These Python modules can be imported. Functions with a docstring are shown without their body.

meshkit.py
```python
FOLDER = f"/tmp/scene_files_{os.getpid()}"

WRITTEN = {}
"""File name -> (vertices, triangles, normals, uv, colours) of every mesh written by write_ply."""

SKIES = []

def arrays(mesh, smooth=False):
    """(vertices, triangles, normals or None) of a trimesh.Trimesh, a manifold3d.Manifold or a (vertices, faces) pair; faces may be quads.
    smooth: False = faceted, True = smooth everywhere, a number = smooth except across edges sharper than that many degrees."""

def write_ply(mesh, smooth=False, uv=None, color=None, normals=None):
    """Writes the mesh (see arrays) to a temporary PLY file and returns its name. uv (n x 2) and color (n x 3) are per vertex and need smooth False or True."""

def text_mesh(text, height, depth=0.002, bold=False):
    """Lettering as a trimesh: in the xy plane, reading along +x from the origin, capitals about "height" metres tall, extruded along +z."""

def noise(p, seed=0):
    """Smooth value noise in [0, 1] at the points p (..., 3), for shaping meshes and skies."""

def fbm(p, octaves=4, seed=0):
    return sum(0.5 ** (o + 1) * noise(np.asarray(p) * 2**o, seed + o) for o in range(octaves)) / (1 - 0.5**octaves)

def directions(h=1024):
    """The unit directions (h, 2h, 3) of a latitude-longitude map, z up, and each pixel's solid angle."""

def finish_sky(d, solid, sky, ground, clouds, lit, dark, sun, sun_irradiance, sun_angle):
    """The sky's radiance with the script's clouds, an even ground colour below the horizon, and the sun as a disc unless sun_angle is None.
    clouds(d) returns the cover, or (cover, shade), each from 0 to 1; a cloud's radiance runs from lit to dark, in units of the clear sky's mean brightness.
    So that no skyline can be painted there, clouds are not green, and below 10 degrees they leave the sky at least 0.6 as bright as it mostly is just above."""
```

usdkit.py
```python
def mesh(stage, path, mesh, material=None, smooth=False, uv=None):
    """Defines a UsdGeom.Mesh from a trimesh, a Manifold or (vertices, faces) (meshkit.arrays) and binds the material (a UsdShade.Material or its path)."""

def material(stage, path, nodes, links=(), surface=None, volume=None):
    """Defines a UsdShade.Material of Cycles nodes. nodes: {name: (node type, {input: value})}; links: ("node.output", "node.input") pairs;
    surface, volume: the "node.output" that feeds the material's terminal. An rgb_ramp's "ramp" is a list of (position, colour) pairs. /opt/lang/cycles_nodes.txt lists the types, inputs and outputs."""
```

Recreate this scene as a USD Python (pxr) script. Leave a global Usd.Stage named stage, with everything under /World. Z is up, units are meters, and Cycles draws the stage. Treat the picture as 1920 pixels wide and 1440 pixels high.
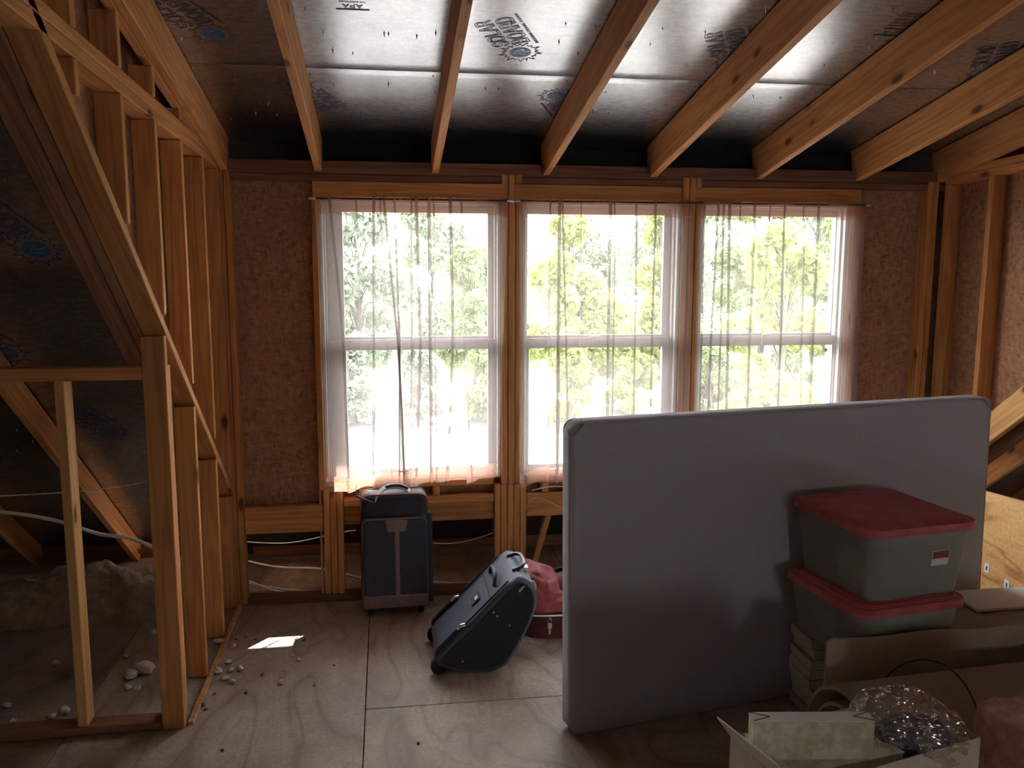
import math, random
import numpy as np
import trimesh, shapely
import shapely.geometry as sg
from shapely import affinity
from shapely.ops import unary_union
import manifold3d as mf
import meshkit, usdkit
from pxr import Usd, UsdGeom, UsdLux, UsdShade, Sdf, Gf, Vt

stage = Usd.Stage.CreateInMemory()
UsdGeom.SetStageUpAxis(stage, UsdGeom.Tokens.z)
UsdGeom.SetStageMetersPerUnit(stage, 1.0)
UsdGeom.Xform.Define(stage, '/World')
stage.SetDefaultPrim(stage.GetPrimAtPath('/World'))
UsdGeom.Scope.Define(stage, '/World/Looks')
rng = np.random.default_rng(7)
random.seed(7)

# ------------------------------------------------------------------ camera, sky, sun, exposure
YAW, PITCH, ROLL, FPX, EYE = math.radians(8.29689), math.radians(7.96734), math.radians(0.14505), 1620.0, (0.0, 0.0, 1.94)
EXPOSURE = 3.95
SKY_STRENGTH = 1.1
SUN_INTENSITY = 24000.0
cam = UsdGeom.Camera.Define(stage, '/World/camera')
cam.CreateHorizontalApertureAttr(36.0)
cam.CreateVerticalApertureAttr(27.0)
cam.CreateFocalLengthAttr(36.0 * FPX / 1920.0)
cam.CreateExposureAttr(EXPOSURE)
cam.CreateClippingRangeAttr(Gf.Vec2f(0.05, 500.0))
f0 = np.array([math.sin(YAW), math.cos(YAW), 0.0]); r0 = np.array([math.cos(YAW), -math.sin(YAW), 0.0]); u0 = np.array([0, 0, 1.0])
f1 = math.cos(PITCH) * f0 - math.sin(PITCH) * u0; u1 = math.sin(PITCH) * f0 + math.cos(PITCH) * u0
r2 = math.cos(ROLL) * r0 + math.sin(ROLL) * u1; u2 = -math.sin(ROLL) * r0 + math.cos(ROLL) * u1
cam.AddTransformOp().Set(Gf.Matrix4d(*r2, 0, *u2, 0, *(-f1), 0, *EYE, 1))

sky_mat = usdkit.material(stage, '/World/Looks/sky', {
    'tc': ('texture_coordinate', {}),
    'sep': ('separate_xyz', {}),
    'grad': ('rgb_ramp', {'ramp': [(0.0, (1.0, 0.975, 0.985)), (0.25, (0.93, 0.935, 1.0)), (1.0, (0.66, 0.79, 1.0))]}),
    'cl': ('noise_texture', {'scale': 2.5, 'detail': 6.0, 'roughness': 0.6}),
    'clr': ('rgb_ramp', {'ramp': [(0.35, (0, 0, 0)), (0.6, (1, 1, 1))]}),
    'mx': ('mix', {'color2': (1.0, 1.0, 1.0)}),
    'bg': ('background_shader', {'strength': SKY_STRENGTH}),
}, [('tc.generated', 'sep.vector'), ('sep.z', 'grad.fac'), ('tc.generated', 'cl.vector'), ('cl.fac', 'clr.fac'), ('clr.color', 'mx.fac'),
    ('grad.color', 'mx.color1'), ('mx.color', 'bg.color')], surface='bg.background')
dome = UsdLux.DomeLight.Define(stage, '/World/sky_light')
dome.CreateIntensityAttr(1.0)
UsdShade.MaterialBindingAPI.Apply(dome.GetPrim()).Bind(sky_mat)
sun = UsdLux.DistantLight.Define(stage, '/World/sun_light')
sun.CreateAngleAttr(0.53); sun.CreateIntensityAttr(SUN_INTENSITY); sun.CreateColorAttr(Gf.Vec3f(1.0, 0.93, 0.82))
SUN_DIR = np.array([-0.41, -0.525, -0.775]); SUN_DIR = SUN_DIR / np.linalg.norm(SUN_DIR)
zb = -SUN_DIR; xb = np.cross([0, 0, 1.0], zb); xb /= np.linalg.norm(xb); yb = np.cross(zb, xb)
sun.AddTransformOp().Set(Gf.Matrix4d(*xb, 0, *yb, 0, *zb, 0, 0, 0, 20, 1))

# ------------------------------------------------------------------ helpers
_names = {}
def numbered(parent, name):
    k = (parent, name); n = _names.get(k, 0); _names[k] = n + 1
    return f'{parent}/{name}' if n == 0 else f'{parent}/{name}_{n:03d}'

def tag(prim, label=None, cat=None, group=None, kind=None):
    for k, v in (('label', label), ('category', cat), ('group', group), ('kind', kind)):
        if v: prim.SetCustomDataByKey(k, v)
    return prim

def thing(name, label=None, cat=None, group=None, kind=None, loc=(0, 0, 0), rotz=0.0):
    x = UsdGeom.Xform.Define(stage, numbered('/World', name))
    if any(loc): x.AddTranslateOp().Set(Gf.Vec3d(*map(float, loc)))
    if rotz: x.AddRotateZOp().Set(float(rotz))
    tag(x.GetPrim(), label, cat, group, kind)
    return str(x.GetPath())

def part(parent, name, mesh, mat, smooth=False, label=None, M=None, kind=None):
    p = numbered(parent, name)
    m = usdkit.mesh(stage, p, mesh, MAT[mat], smooth)
    if M is not None:
        m.AddTransformOp().Set(Gf.Matrix4d(*[float(v) for v in np.asarray(M).T.ravel()]))
    tag(m.GetPrim(), label, None, None, kind)
    return p

def solo(name, mesh, mat, label, cat, group=None, kind=None, smooth=False, M=None):
    p = part('/World', name, mesh, mat, smooth, None, M)
    tag(stage.GetPrimAtPath(p), label, cat, group, kind)
    return p

_CB = None
def cbox(sx, sy, sz, c=0.002):
    """box centred on the origin with chamfered edges"""
    c = min(c, 0.45 * min(sx, sy, sz))
    hx, hy, hz = sx / 2, sy / 2, sz / 2
    pts = []
    for a in (-1, 1):
        for b in (-1, 1):
            for d in (-1, 1):
                pts += [(a * hx, b * (hy - c), d * (hz - c)), (a * (hx - c), b * hy, d * (hz - c)), (a * (hx - c), b * (hy - c), d * hz)]
    return trimesh.convex.convex_hull(np.array(pts))

def box_at(x0, x1, y0, y1, z0, z1, c=0.002):
    m = cbox(x1 - x0, y1 - y0, z1 - z0, c); m.apply_translation([(x0 + x1) / 2, (y0 + y1) / 2, (z0 + z1) / 2]); return m

def board(parent, name, p0, p1, w, t, wdir, mat='pine', c=0.003, label=None):
    """a straight board from p0 to p1 (centre line), w wide along wdir and t thick; its grain runs along local x"""
    p0, p1 = np.array(p0, float), np.array(p1, float)
    L = np.linalg.norm(p1 - p0); X = (p1 - p0) / L
    Y = np.array(wdir, float); Y -= X * (Y @ X); Y /= np.linalg.norm(Y); Z = np.cross(X, Y)
    M = np.eye(4); M[:3, 0], M[:3, 1], M[:3, 2], M[:3, 3] = X, Y, Z, (p0 + p1) / 2
    return part(parent, name, cbox(L, w, t, c), mat, M=M, label=label)

def vboard(parent, x0, x1, y0, y1, z0, z1, name='stud', mat='pine'):
    """an upright board"""
    return board(parent, name, ((x0 + x1) / 2, (y0 + y1) / 2, z0), ((x0 + x1) / 2, (y0 + y1) / 2, z1), y1 - y0, x1 - x0, (0, 1, 0), mat)

def hboard(parent, x0, x1, y0, y1, z0, z1, name='plate', mat='pine', label=None):
    """a level board along x"""
    return board(parent, name, (x0, (y0 + y1) / 2, (z0 + z1) / 2), (x1, (y0 + y1) / 2, (z0 + z1) / 2), y1 - y0, z1 - z0, (0, 1, 0), mat, label=label)

def tube(pts, r, sides=8, closed=False):
    p = np.asarray(pts, float)
    t = np.gradient(p, axis=0); t /= np.linalg.norm(t, axis=1, keepdims=True) + 1e-12
    ref = np.array([0, 0, 1.0]) if abs(t[:, 2]).mean() < 0.8 else np.array([1.0, 0, 0])
    a = np.cross(t, ref); a /= np.linalg.norm(a, axis=1, keepdims=True) + 1e-12; b = np.cross(t, a)
    ang = np.arange(sides) * 2 * np.pi / sides
    R = np.broadcast_to(r, (len(p),))[:, None, None]
    v = p[:, None] + R * (np.cos(ang)[None, :, None] * a[:, None] + np.sin(ang)[None, :, None] * b[:, None])
    n = len(p); f = []
    for i in range(n - 1):
        for j in range(sides):
            k = (j + 1) % sides
            f += [[i * sides + j, i * sides + k, (i + 1) * sides + k], [i * sides + j, (i + 1) * sides + k, (i + 1) * sides + j]]
    V = v.reshape(-1, 3); c0, c1 = len(V), len(V) + 1; V = np.vstack([V, p[:1], p[-1:]])
    for j in range(sides):
        k = (j + 1) % sides
        f += [[c0, k, j], [c1, (n - 1) * sides + j, (n - 1) * sides + k]]
    return trimesh.Trimesh(V, np.array(f), process=False)

def spline(ctrl, n=40):
    from scipy.interpolate import CubicSpline
    c = np.asarray(ctrl, float); s = np.r_[0, np.cumsum(np.linalg.norm(np.diff(c, axis=0), axis=1))]
    return CubicSpline(s, c)(np.linspace(0, s[-1], n))

def rbox(sx, sy, sz, r, seg=12):
    """rounded box centred on the origin: hull of eight balls"""
    s = mf.Manifold.sphere(r, seg)
    return mf.Manifold.batch_hull([s.translate([a * (sx / 2 - r), b * (sy / 2 - r), c * (sz / 2 - r)]) for a in (-1, 1) for b in (-1, 1) for c in (-1, 1)])

def to_tri(m):
    if hasattr(m, 'to_mesh'):
        q = m.to_mesh(); return trimesh.Trimesh(q.vert_properties[:, :3], q.tri_verts, process=False)
    return m

def cat(ms): return trimesh.util.concatenate([to_tri(m) for m in ms])

def grid_surface(P, thick=0.0):
    """(n, m, 3) grid of points -> sheet; with thick a closed shell"""
    n, m = P.shape[:2]
    idx = np.arange(n * m).reshape(n, m)
    q = np.stack([idx[:-1, :-1], idx[1:, :-1], idx[1:, 1:], idx[:-1, 1:]], -1).reshape(-1, 4)
    f = np.vstack([q[:, [0, 1, 2]], q[:, [0, 2, 3]]])
    V = P.reshape(-1, 3)
    if not thick: return trimesh.Trimesh(V, f, process=False)
    du = np.gradient(P, axis=0); dv = np.gradient(P, axis=1)
    N = np.cross(du, dv); N /= np.linalg.norm(N, axis=2, keepdims=True) + 1e-12
    V2 = (P - N * thick).reshape(-1, 3)
    k = n * m
    rim = np.r_[idx[0, :], idx[1:, -1], idx[-1, -2::-1], idx[-2:0:-1, 0]]
    rn = np.roll(rim, -1)
    side = np.vstack([np.stack([rim, rn, rn + k], 1), np.stack([rim, rn + k, rim + k], 1)])
    return trimesh.Trimesh(np.vstack([V, V2]), np.vstack([f, f[:, ::-1] + k, side]), process=False)

def extrude_y(poly, y0, y1, bevel=0.0, steps=3):
    """poly in the x-z plane, pulled along y, its two ends rounded over by bevel"""
    secs = []
    if bevel:
        for k in range(steps + 1):
            a = k / steps * math.pi / 2
            secs.append((y0 + bevel * (1 - math.sin(a)), bevel * (1 - math.cos(a))))
        secs = secs[::-1] if secs[0][0] > secs[-1][0] else secs
        secs += [(y1 - (s[0] - y0), s[1]) for s in secs[::-1]]
    else: secs = [(y0, 0), (y1, 0)]
    base = np.asarray(poly, float); c = base.mean(0)
    rings = []
    for y, inset in secs:
        d = base - c; l = np.linalg.norm(d, axis=1, keepdims=True)
        q = c + d * (1 - inset / l)
        rings.append(np.stack([q[:, 0], np.full(len(q), y), q[:, 1]], 1))
    n = len(base); V = np.vstack(rings + [[[c[0], secs[0][0], c[1]], [c[0], secs[-1][0], c[1]]]]); f = []
    for i in range(len(rings) - 1):
        for j in range(n):
            k = (j + 1) % n
            f += [[i * n + j, (i + 1) * n + j, (i + 1) * n + k], [i * n + j, (i + 1) * n + k, i * n + k]]
    a, b = len(V) - 2, len(V) - 1; o = (len(rings) - 1) * n
    for j in range(n):
        k = (j + 1) % n
        f += [[a, j, k], [b, o + k, o + j]]
    m = trimesh.Trimesh(V, np.array(f), process=False); m.fix_normals(); return m

def smooth_poly(pts, n=8):
    """closed Catmull-Rom through the points"""
    p = np.asarray(pts, float); out = []
    for i in range(len(p)):
        a, b, c, d = p[i - 1], p[i], p[(i + 1) % len(p)], p[(i + 2) % len(p)]
        for t in np.linspace(0, 1, n, endpoint=False):
            out.append(0.5 * (2 * b + (c - a) * t + (2 * a - 5 * b + 4 * c - d) * t**2 + (3 * b - a - 3 * c + d) * t**3))
    return np.array(out)

def glyphs(text, width, height):
    """the outlines of a word as one shapely geometry, capitals height tall, width wide"""
    m = meshkit.text_mesh(text, 0.1, 0.01, bold=True)
    v, fs = np.asarray(m.vertices), np.asarray(m.faces)
    top = fs[(v[fs][:, :, 2] > 0.009).all(1)]
    g = unary_union([sg.Polygon(v[t][:, :2]).buffer(1e-5) for t in top])
    x0, y0, x1, y1 = g.bounds
    g = affinity.translate(g, -x0, -y0)
    return affinity.scale(g, width / (x1 - x0), height / (y1 - y0), origin=(0, 0))

def flat_print(geom, O, U, V, lift, depth=0.0006):
    """a flat 2-D print mapped on a plane: origin O, axes U, V, lifted along lift (unit, towards the viewer)"""
    ms = [trimesh.creation.extrude_polygon(g, depth, engine='earcut') for g in getattr(geom, 'geoms', [geom]) if g.area > 1e-8]
    m = trimesh.util.concatenate(ms); q = np.asarray(m.vertices)
    W = O + q[:, :1] * U + q[:, 1:2] * V + (q[:, 2:3] + 0.0004) * lift
    m = trimesh.Trimesh(W, m.faces, process=False); m.fix_normals(); return m

# ------------------------------------------------------------------ materials
MAT = {}
def mk(name, nodes, links, surface='p.BSDF', **k):
    MAT[name] = usdkit.material(stage, f'/World/Looks/{name}', nodes, links, surface=surface, **k)

def plain(name, color, rough=0.5, **extra):
    mk(name, {'p': ('principled_bsdf', {'base_color': color, 'roughness': rough, **extra})}, [])

def noisy(name, c1, c2, scale=8.0, detail=4.0, rough=0.7, bump=0.0, bscale=None, bdist=0.002, coord='tc.object', lo=0.3, hi=0.7, **extra):
    nodes = {'tc': ('texture_coordinate', {}), 'g': ('geometry', {}), 'n': ('noise_texture', {'scale': scale, 'detail': detail, 'roughness': 0.6}),
             'r': ('rgb_ramp', {'ramp': [(lo, c1), (hi, c2)]}), 'p': ('principled_bsdf', {'roughness': rough, **extra})}
    links = [(coord, 'n.vector'), ('n.fac', 'r.fac'), ('r.color', 'p.base_color')]
    if bump:
        nodes['bn'] = ('noise_texture', {'scale': bscale or scale * 4, 'detail': 4.0, 'roughness': 0.65})
        nodes['b'] = ('bump', {'strength': bump, 'distance': bdist})
        links += [(coord, 'bn.vector'), ('bn.fac', 'b.height'), ('b.normal', 'p.normal')]
    mk(name, nodes, links)

def wood(name, dark, light, knot=(0.12, 0.05, 0.02), rough=0.62, grain=1.0):
    nodes = {
        'tc': ('texture_coordinate', {}), 'oi': ('object_info', {}),
        'm1': ('math', {'math_type': 'multiply', 'value2': 37.0}), 'm2': ('math', {'math_type': 'multiply', 'value2': 11.0}), 'm3': ('math', {'math_type': 'multiply', 'value2': 23.0}),
        'cx': ('combine_xyz', {}),
        'add': ('vector_math', {'math_type': 'add'}),
        'map1': ('mapping', {'scale': (1.1, 26.0, 26.0)}), 'map2': ('mapping', {'scale': (0.55, 9.0, 9.0)}), 'map3': ('mapping', {'scale': (4.2, 10.0, 10.0)}),
        'n1': ('noise_texture', {'scale': 1.6, 'detail': 5.0, 'roughness': 0.6, 'distortion': 0.4}),
        'n2': ('noise_texture', {'scale': 1.0, 'detail': 2.0}),
        'w': ('math', {'math_type': 'multiply', 'value2': 60.0}), 'sn': ('math', {'math_type': 'sine'}),
        'mr': ('map_range', {'from_min': -1.0, 'from_max': 1.0, 'to_min': 0.0, 'to_max': 1.0}),
        'mixf': ('mix_float', {'fac': 0.2}),
        'ramp': ('rgb_ramp', {'ramp': [(0.22, dark), (0.62, light)]}),
        'v': ('voronoi_texture', {'scale': 1.0, 'randomness': 1.0}),
        'sc': ('separate_color', {}),
        'kr': ('rgb_ramp', {'ramp': [(0.0, (1, 1, 1)), (0.13, (0.9, 0.9, 0.9)), (0.2, (0.25, 0.25, 0.25)), (0.3, (0, 0, 0))]}),
        'gt': ('math', {'math_type': 'greater_than', 'value2': 0.7}),
        'km': ('math', {'math_type': 'multiply'}),
        'kmix': ('mix', {'color2': knot}),
        'tint': ('hsv', {'saturation': 1.0, 'fac': 1.0}), 'tv': ('map_range', {'from_min': 0.0, 'from_max': 1.0, 'to_min': 0.84, 'to_max': 1.12}),
        'b': ('bump', {'strength': 0.25, 'distance': 0.001}),
        'p': ('principled_bsdf', {'roughness': rough, 'specular_ior_level': 0.15}),
    }
    links = [('oi.random', 'm1.value1'), ('oi.random', 'm2.value1'), ('oi.random', 'm3.value1'), ('m1.value', 'cx.x'), ('m2.value', 'cx.y'), ('m3.value', 'cx.z'),
             ('tc.object', 'add.vector1'), ('cx.vector', 'add.vector2'), ('add.vector', 'map1.vector'), ('add.vector', 'map2.vector'), ('add.vector', 'map3.vector'),
             ('map1.vector', 'n1.vector'), ('map2.vector', 'n2.vector'), ('map3.vector', 'v.vector'),
             ('n2.fac', 'w.value1'), ('w.value', 'sn.value1'), ('sn.value', 'mr.value'), ('n1.fac', 'mixf.a'), ('mr.result', 'mixf.b'), ('mixf.result', 'ramp.fac'),
             ('v.distance', 'kr.fac'), ('v.color', 'sc.color'), ('sc.r', 'gt.value1'), ('kr.color', 'km.value1'), ('gt.value', 'km.value2'), ('km.value', 'kmix.fac'),
             ('ramp.color', 'kmix.color1'), ('kmix.color', 'tint.color'), ('oi.random', 'tv.value'), ('tv.result', 'tint.value'), ('tint.color', 'p.base_color'),
             ('n1.fac', 'b.height'), ('b.normal', 'p.normal')]
    mk(name, nodes, links)

wood('pine', (0.41, 0.165, 0.058), (0.66, 0.31, 0.115))
wood('pine_clean', (0.46, 0.22, 0.08), (0.68, 0.38, 0.15))
wood('pine_dark', (0.22, 0.105, 0.06), (0.40, 0.21, 0.125))  # darker pine for the left roof rafters
wood('pine_darker', (0.13, 0.06, 0.035), (0.25, 0.12, 0.07))  # darkest pine, for plates, blocking and a brace

# rotary-cut plywood: contour bands of a stretched noise
def plywood(name, c_dark, c_mid, c_light, scale, bands, stain=0.0, rough=0.6, coord='g.position'):
    mk(name, {
        'g': ('geometry', {}), 'tc': ('texture_coordinate', {}), 'oi': ('object_info', {}), 'm1': ('math', {'math_type': 'multiply', 'value2': 13.0}), 'cx': ('combine_xyz', {}), 'add': ('vector_math', {'math_type': 'add'}),
        'map': ('mapping', {'scale': scale}), 'n': ('noise_texture', {'scale': 1.0, 'detail': 3.0, 'roughness': 0.45, 'distortion': 0.5}),
        'w': ('math', {'math_type': 'multiply', 'value2': bands}), 'fr': ('math', {'math_type': 'pingpong', 'value2': 1.0}),
        'r': ('rgb_ramp', {'ramp': [(0.0, c_dark), (0.18, c_mid), (0.8, c_light), (1.0, c_mid)]}),
        'dn': ('noise_texture', {'scale': 2.3, 'detail': 6.0, 'roughness': 0.65}), 'dr': ('rgb_ramp', {'ramp': [(0.38, (1, 1, 1)), (0.72, (0, 0, 0))]}),
        'ds': ('math', {'math_type': 'multiply', 'value2': stain}), 'dm': ('mix', {'color2': tuple(0.35 * c for c in c_dark)}),
        'sp': ('noise_texture', {'scale': 55.0, 'detail': 3.0}), 'sr': ('rgb_ramp', {'ramp': [(0.3, (0.82, 0.82, 0.82)), (0.7, (1.08, 1.08, 1.08))]}), 'sm': ('mix', {'mix_type': 'multiply', 'fac': 1.0}),
        'b': ('bump', {'strength': 0.2, 'distance': 0.001}),
        'p': ('principled_bsdf', {'roughness': rough, 'specular_ior_level': 0.35})},
       [('oi.random', 'm1.value1'), ('m1.value', 'cx.x'), ('m1.value', 'cx.y'), (coord, 'add.vector1'), ('cx.vector', 'add.vector2'), ('add.vector', 'map.vector'), ('map.vector', 'n.vector'), ('n.fac', 'w.value1'), ('w.value', 'fr.value1'), ('fr.value', 'r.fac'),
        (coord, 'dn.vector'), ('dn.fac', 'dr.fac'), ('dr.color', 'ds.value1'), ('ds.value', 'dm.fac'), ('r.color', 'dm.color1'), (coord, 'sp.vector'), ('sp.fac', 'sr.fac'),
        ('dm.color', 'sm.color1'), ('sr.color', 'sm.color2'), ('sm.color', 'p.base_color'), ('sp.fac', 'b.height'), ('b.normal', 'p.normal')])
plywood('floor_plywood', (0.37, 0.27, 0.205), (0.49, 0.38, 0.30), (0.57, 0.455, 0.37), (2.2, 0.8, 1.0), 15.0, stain=0.45)
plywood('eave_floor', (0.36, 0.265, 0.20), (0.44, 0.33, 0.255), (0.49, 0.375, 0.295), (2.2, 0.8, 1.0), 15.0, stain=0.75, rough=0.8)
plywood('clean_plywood', (0.42, 0.19, 0.06), (0.66, 0.36, 0.135), (0.73, 0.43, 0.175), (0.9, 3.2, 0.55), 9.0, coord='tc.object')

# oriented strand board: strands as stretched cells at a few angles
mk('strand_board', {
    'g': ('geometry', {}), 'nz': ('noise_texture', {'scale': 3.0, 'detail': 2.0}), 'ma': ('vector_math', {'math_type': 'scale', 'scale': 0.12}), 'ad': ('vector_math', {'math_type': 'add'}),
    'map': ('mapping', {'scale': (30.0, 30.0, 85.0), 'rotation': (0.5, 0.6, 0.4)}), 'v': ('voronoi_texture', {'scale': 1.0}), 'sc': ('separate_color', {}),
    'map2': ('mapping', {'scale': (85.0, 60.0, 26.0), 'rotation': (-0.6, 0.3, 0.9)}), 'v2': ('voronoi_texture', {'scale': 1.0}), 'sc2': ('separate_color', {}), 'mf': ('mix_float', {'fac': 0.5}),
    'r': ('rgb_ramp', {'ramp': [(0.1, (0.25, 0.115, 0.065)), (0.35, (0.34, 0.165, 0.09)), (0.7, (0.40, 0.20, 0.11)), (0.95, (0.48, 0.26, 0.145))]}),
    'b': ('bump', {'strength': 0.3, 'distance': 0.001}), 'p': ('principled_bsdf', {'roughness': 0.7, 'specular_ior_level': 0.3})},
   [('g.position', 'nz.vector'), ('nz.color', 'ma.vector1'), ('g.position', 'ad.vector1'), ('ma.vector', 'ad.vector2'), ('ad.vector', 'map.vector'), ('map.vector', 'v.vector'), ('v.color', 'sc.color'),
    ('ad.vector', 'map2.vector'), ('map2.vector', 'v2.vector'), ('v2.color', 'sc2.color'), ('sc.r', 'mf.a'), ('sc2.r', 'mf.b'), ('mf.result', 'r.fac'), ('r.color', 'p.base_color'), ('mf.result', 'b.height'), ('b.normal', 'p.normal')])

# foil facing of the roof sheathing: metal with a fine weave, dents and scuffs
mk('foil', {
    'g': ('geometry', {}), 'n1': ('noise_texture', {'scale': 5.0, 'detail': 3.0}), 'map': ('mapping', {'scale': (26.0, 50.0, 50.0)}), 'n2': ('noise_texture', {'scale': 1.0, 'detail': 5.0, 'roughness': 0.7}),
    'a1': ('math', {'math_type': 'multiply', 'value2': 4.0}), 'a2': ('math', {'math_type': 'add'}),
    'b': ('bump', {'strength': 0.13, 'distance': 0.0018}),
    'rr': ('map_range', {'from_min': 0.3, 'from_max': 0.7, 'to_min': 0.25, 'to_max': 0.32}),
    'cr': ('rgb_ramp', {'ramp': [(0.3, (0.42, 0.435, 0.475)), (0.7, (0.51, 0.525, 0.57))]}),
    'p': ('principled_bsdf', {'metallic': 1.0})},
   [('g.position', 'n1.vector'), ('g.position', 'map.vector'), ('map.vector', 'n2.vector'), ('n1.fac', 'a1.value1'), ('a1.value', 'a2.value1'), ('n2.fac', 'a2.value2'), ('a2.value', 'b.height'), ('b.normal', 'p.normal'),
    ('n2.fac', 'rr.value'), ('rr.result', 'p.roughness'), ('n1.fac', 'cr.fac'), ('cr.color', 'p.base_color')])
plain('ink', (0.012, 0.035, 0.10), 0.45)
plain('ink_black', (0.02, 0.02, 0.03), 0.45)
plain('ink_teal', (0.02, 0.12, 0.20), 0.45)
plain('ink_blue', (0.006, 0.13, 0.34), 0.4)
plain('nail_steel', (0.75, 0.72, 0.68), 0.25, metallic=1.0)
plain('black_void', (0.01, 0.01, 0.012), 0.9)
plain('roof_paper_shade', (0.016, 0.018, 0.026), 0.9)  # near-black: paints the shade of the soffit gap, also covers the roof decks
noisy('shingle', (0.03, 0.028, 0.028), (0.055, 0.052, 0.05), 30.0)
plain('vinyl', (0.62, 0.57, 0.55), 0.35)
plain('red_sticker', (0.62, 0.05, 0.03), 0.5)
mk('pane', {'t': ('transparent_bsdf', {'color': (0.95, 0.97, 0.96)}), 'g': ('glossy_bsdf', {'color': (1, 1, 1), 'roughness': 0.01}), 'lw': ('layer_weight', {'blend': 0.5}), 'pw': ('math', {'math_type': 'power', 'value2': 5.0}), 'f': ('map_range', {'from_min': 0.0, 'from_max': 1.0, 'to_min': 0.025, 'to_max': 0.6}), 'm': ('mix_closure', {})},
   [('lw.facing', 'pw.value1'), ('pw.value', 'f.value'), ('f.result', 'm.fac'), ('t.BSDF', 'm.closure1'), ('g.BSDF', 'm.closure2')], surface='m.closure')
def sheer(name, color, base, edge, tl=0.55):
    mk(name, {'lw': ('layer_weight', {'blend': 0.5}), 'pw': ('math', {'math_type': 'power', 'value2': 2.2}), 'mr': ('map_range', {'from_min': 0.0, 'from_max': 1.0, 'to_min': base, 'to_max': edge}),
              't': ('transparent_bsdf', {'color': (1, 1, 1)}), 'd': ('diffuse_bsdf', {'color': color}), 'tr': ('translucent_bsdf', {'color': color}),
              'm1': ('mix_closure', {'fac': tl}), 'm2': ('mix_closure', {})},
       [('lw.facing', 'pw.value1'), ('pw.value', 'mr.value'), ('mr.result', 'm2.fac'), ('d.BSDF', 'm1.closure1'), ('tr.BSDF', 'm1.closure2'), ('t.BSDF', 'm2.closure1'), ('m1.closure', 'm2.closure2')], surface='m2.closure')
sheer('sheer_fabric', (0.26, 0.222, 0.212), 0.27, 0.9)
sheer('sheer_fold_shade', (0.10, 0.084, 0.08), 0.38, 0.85)  # darker cloth: the dimming of layered folds put into the colour
sheer('sheer_hem_lit', (0.50, 0.31, 0.24), 0.36, 0.95)  # lighter copy of the band cloth, painted as lit by daylight
sheer('sheer_band_dim', (0.36, 0.19, 0.13), 0.5, 0.95)  # darker copy of the hem cloth, shade painted into the heading
plain('white_metal', (0.75, 0.74, 0.72), 0.35)
plain('dark_rod', (0.10, 0.05, 0.04), 0.5)
plain('cable_white', (0.72, 0.68, 0.60), 0.45)
noisy('ticking', (0.40, 0.39, 0.41), (0.48, 0.465, 0.49), 220.0, rough=0.85, bump=0.15, bscale=500.0)
noisy('navy_canvas', (0.06, 0.065, 0.10), (0.085, 0.095, 0.14), 300.0, rough=0.62, bump=0.3, bscale=700.0)
noisy('navy_dark', (0.012, 0.014, 0.025), (0.02, 0.022, 0.038), 300.0, rough=0.6, bump=0.3, bscale=700.0)
noisy('charcoal_weave', (0.012, 0.014, 0.02), (0.06, 0.065, 0.085), 260.0, rough=0.7, bump=0.3, bscale=600.0)
noisy('tan_leather', (0.21, 0.135, 0.115), (0.27, 0.18, 0.15), 40.0, rough=0.55)
noisy('black_cloth', (0.006, 0.007, 0.011), (0.010, 0.011, 0.017), 300.0, rough=0.75)
plain('red_piping', (0.30, 0.05, 0.04), 0.5)
plain('black_plastic', (0.015, 0.015, 0.018), 0.4)
plain('steel', (0.7, 0.7, 0.7), 0.25, metallic=1.0)
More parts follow.
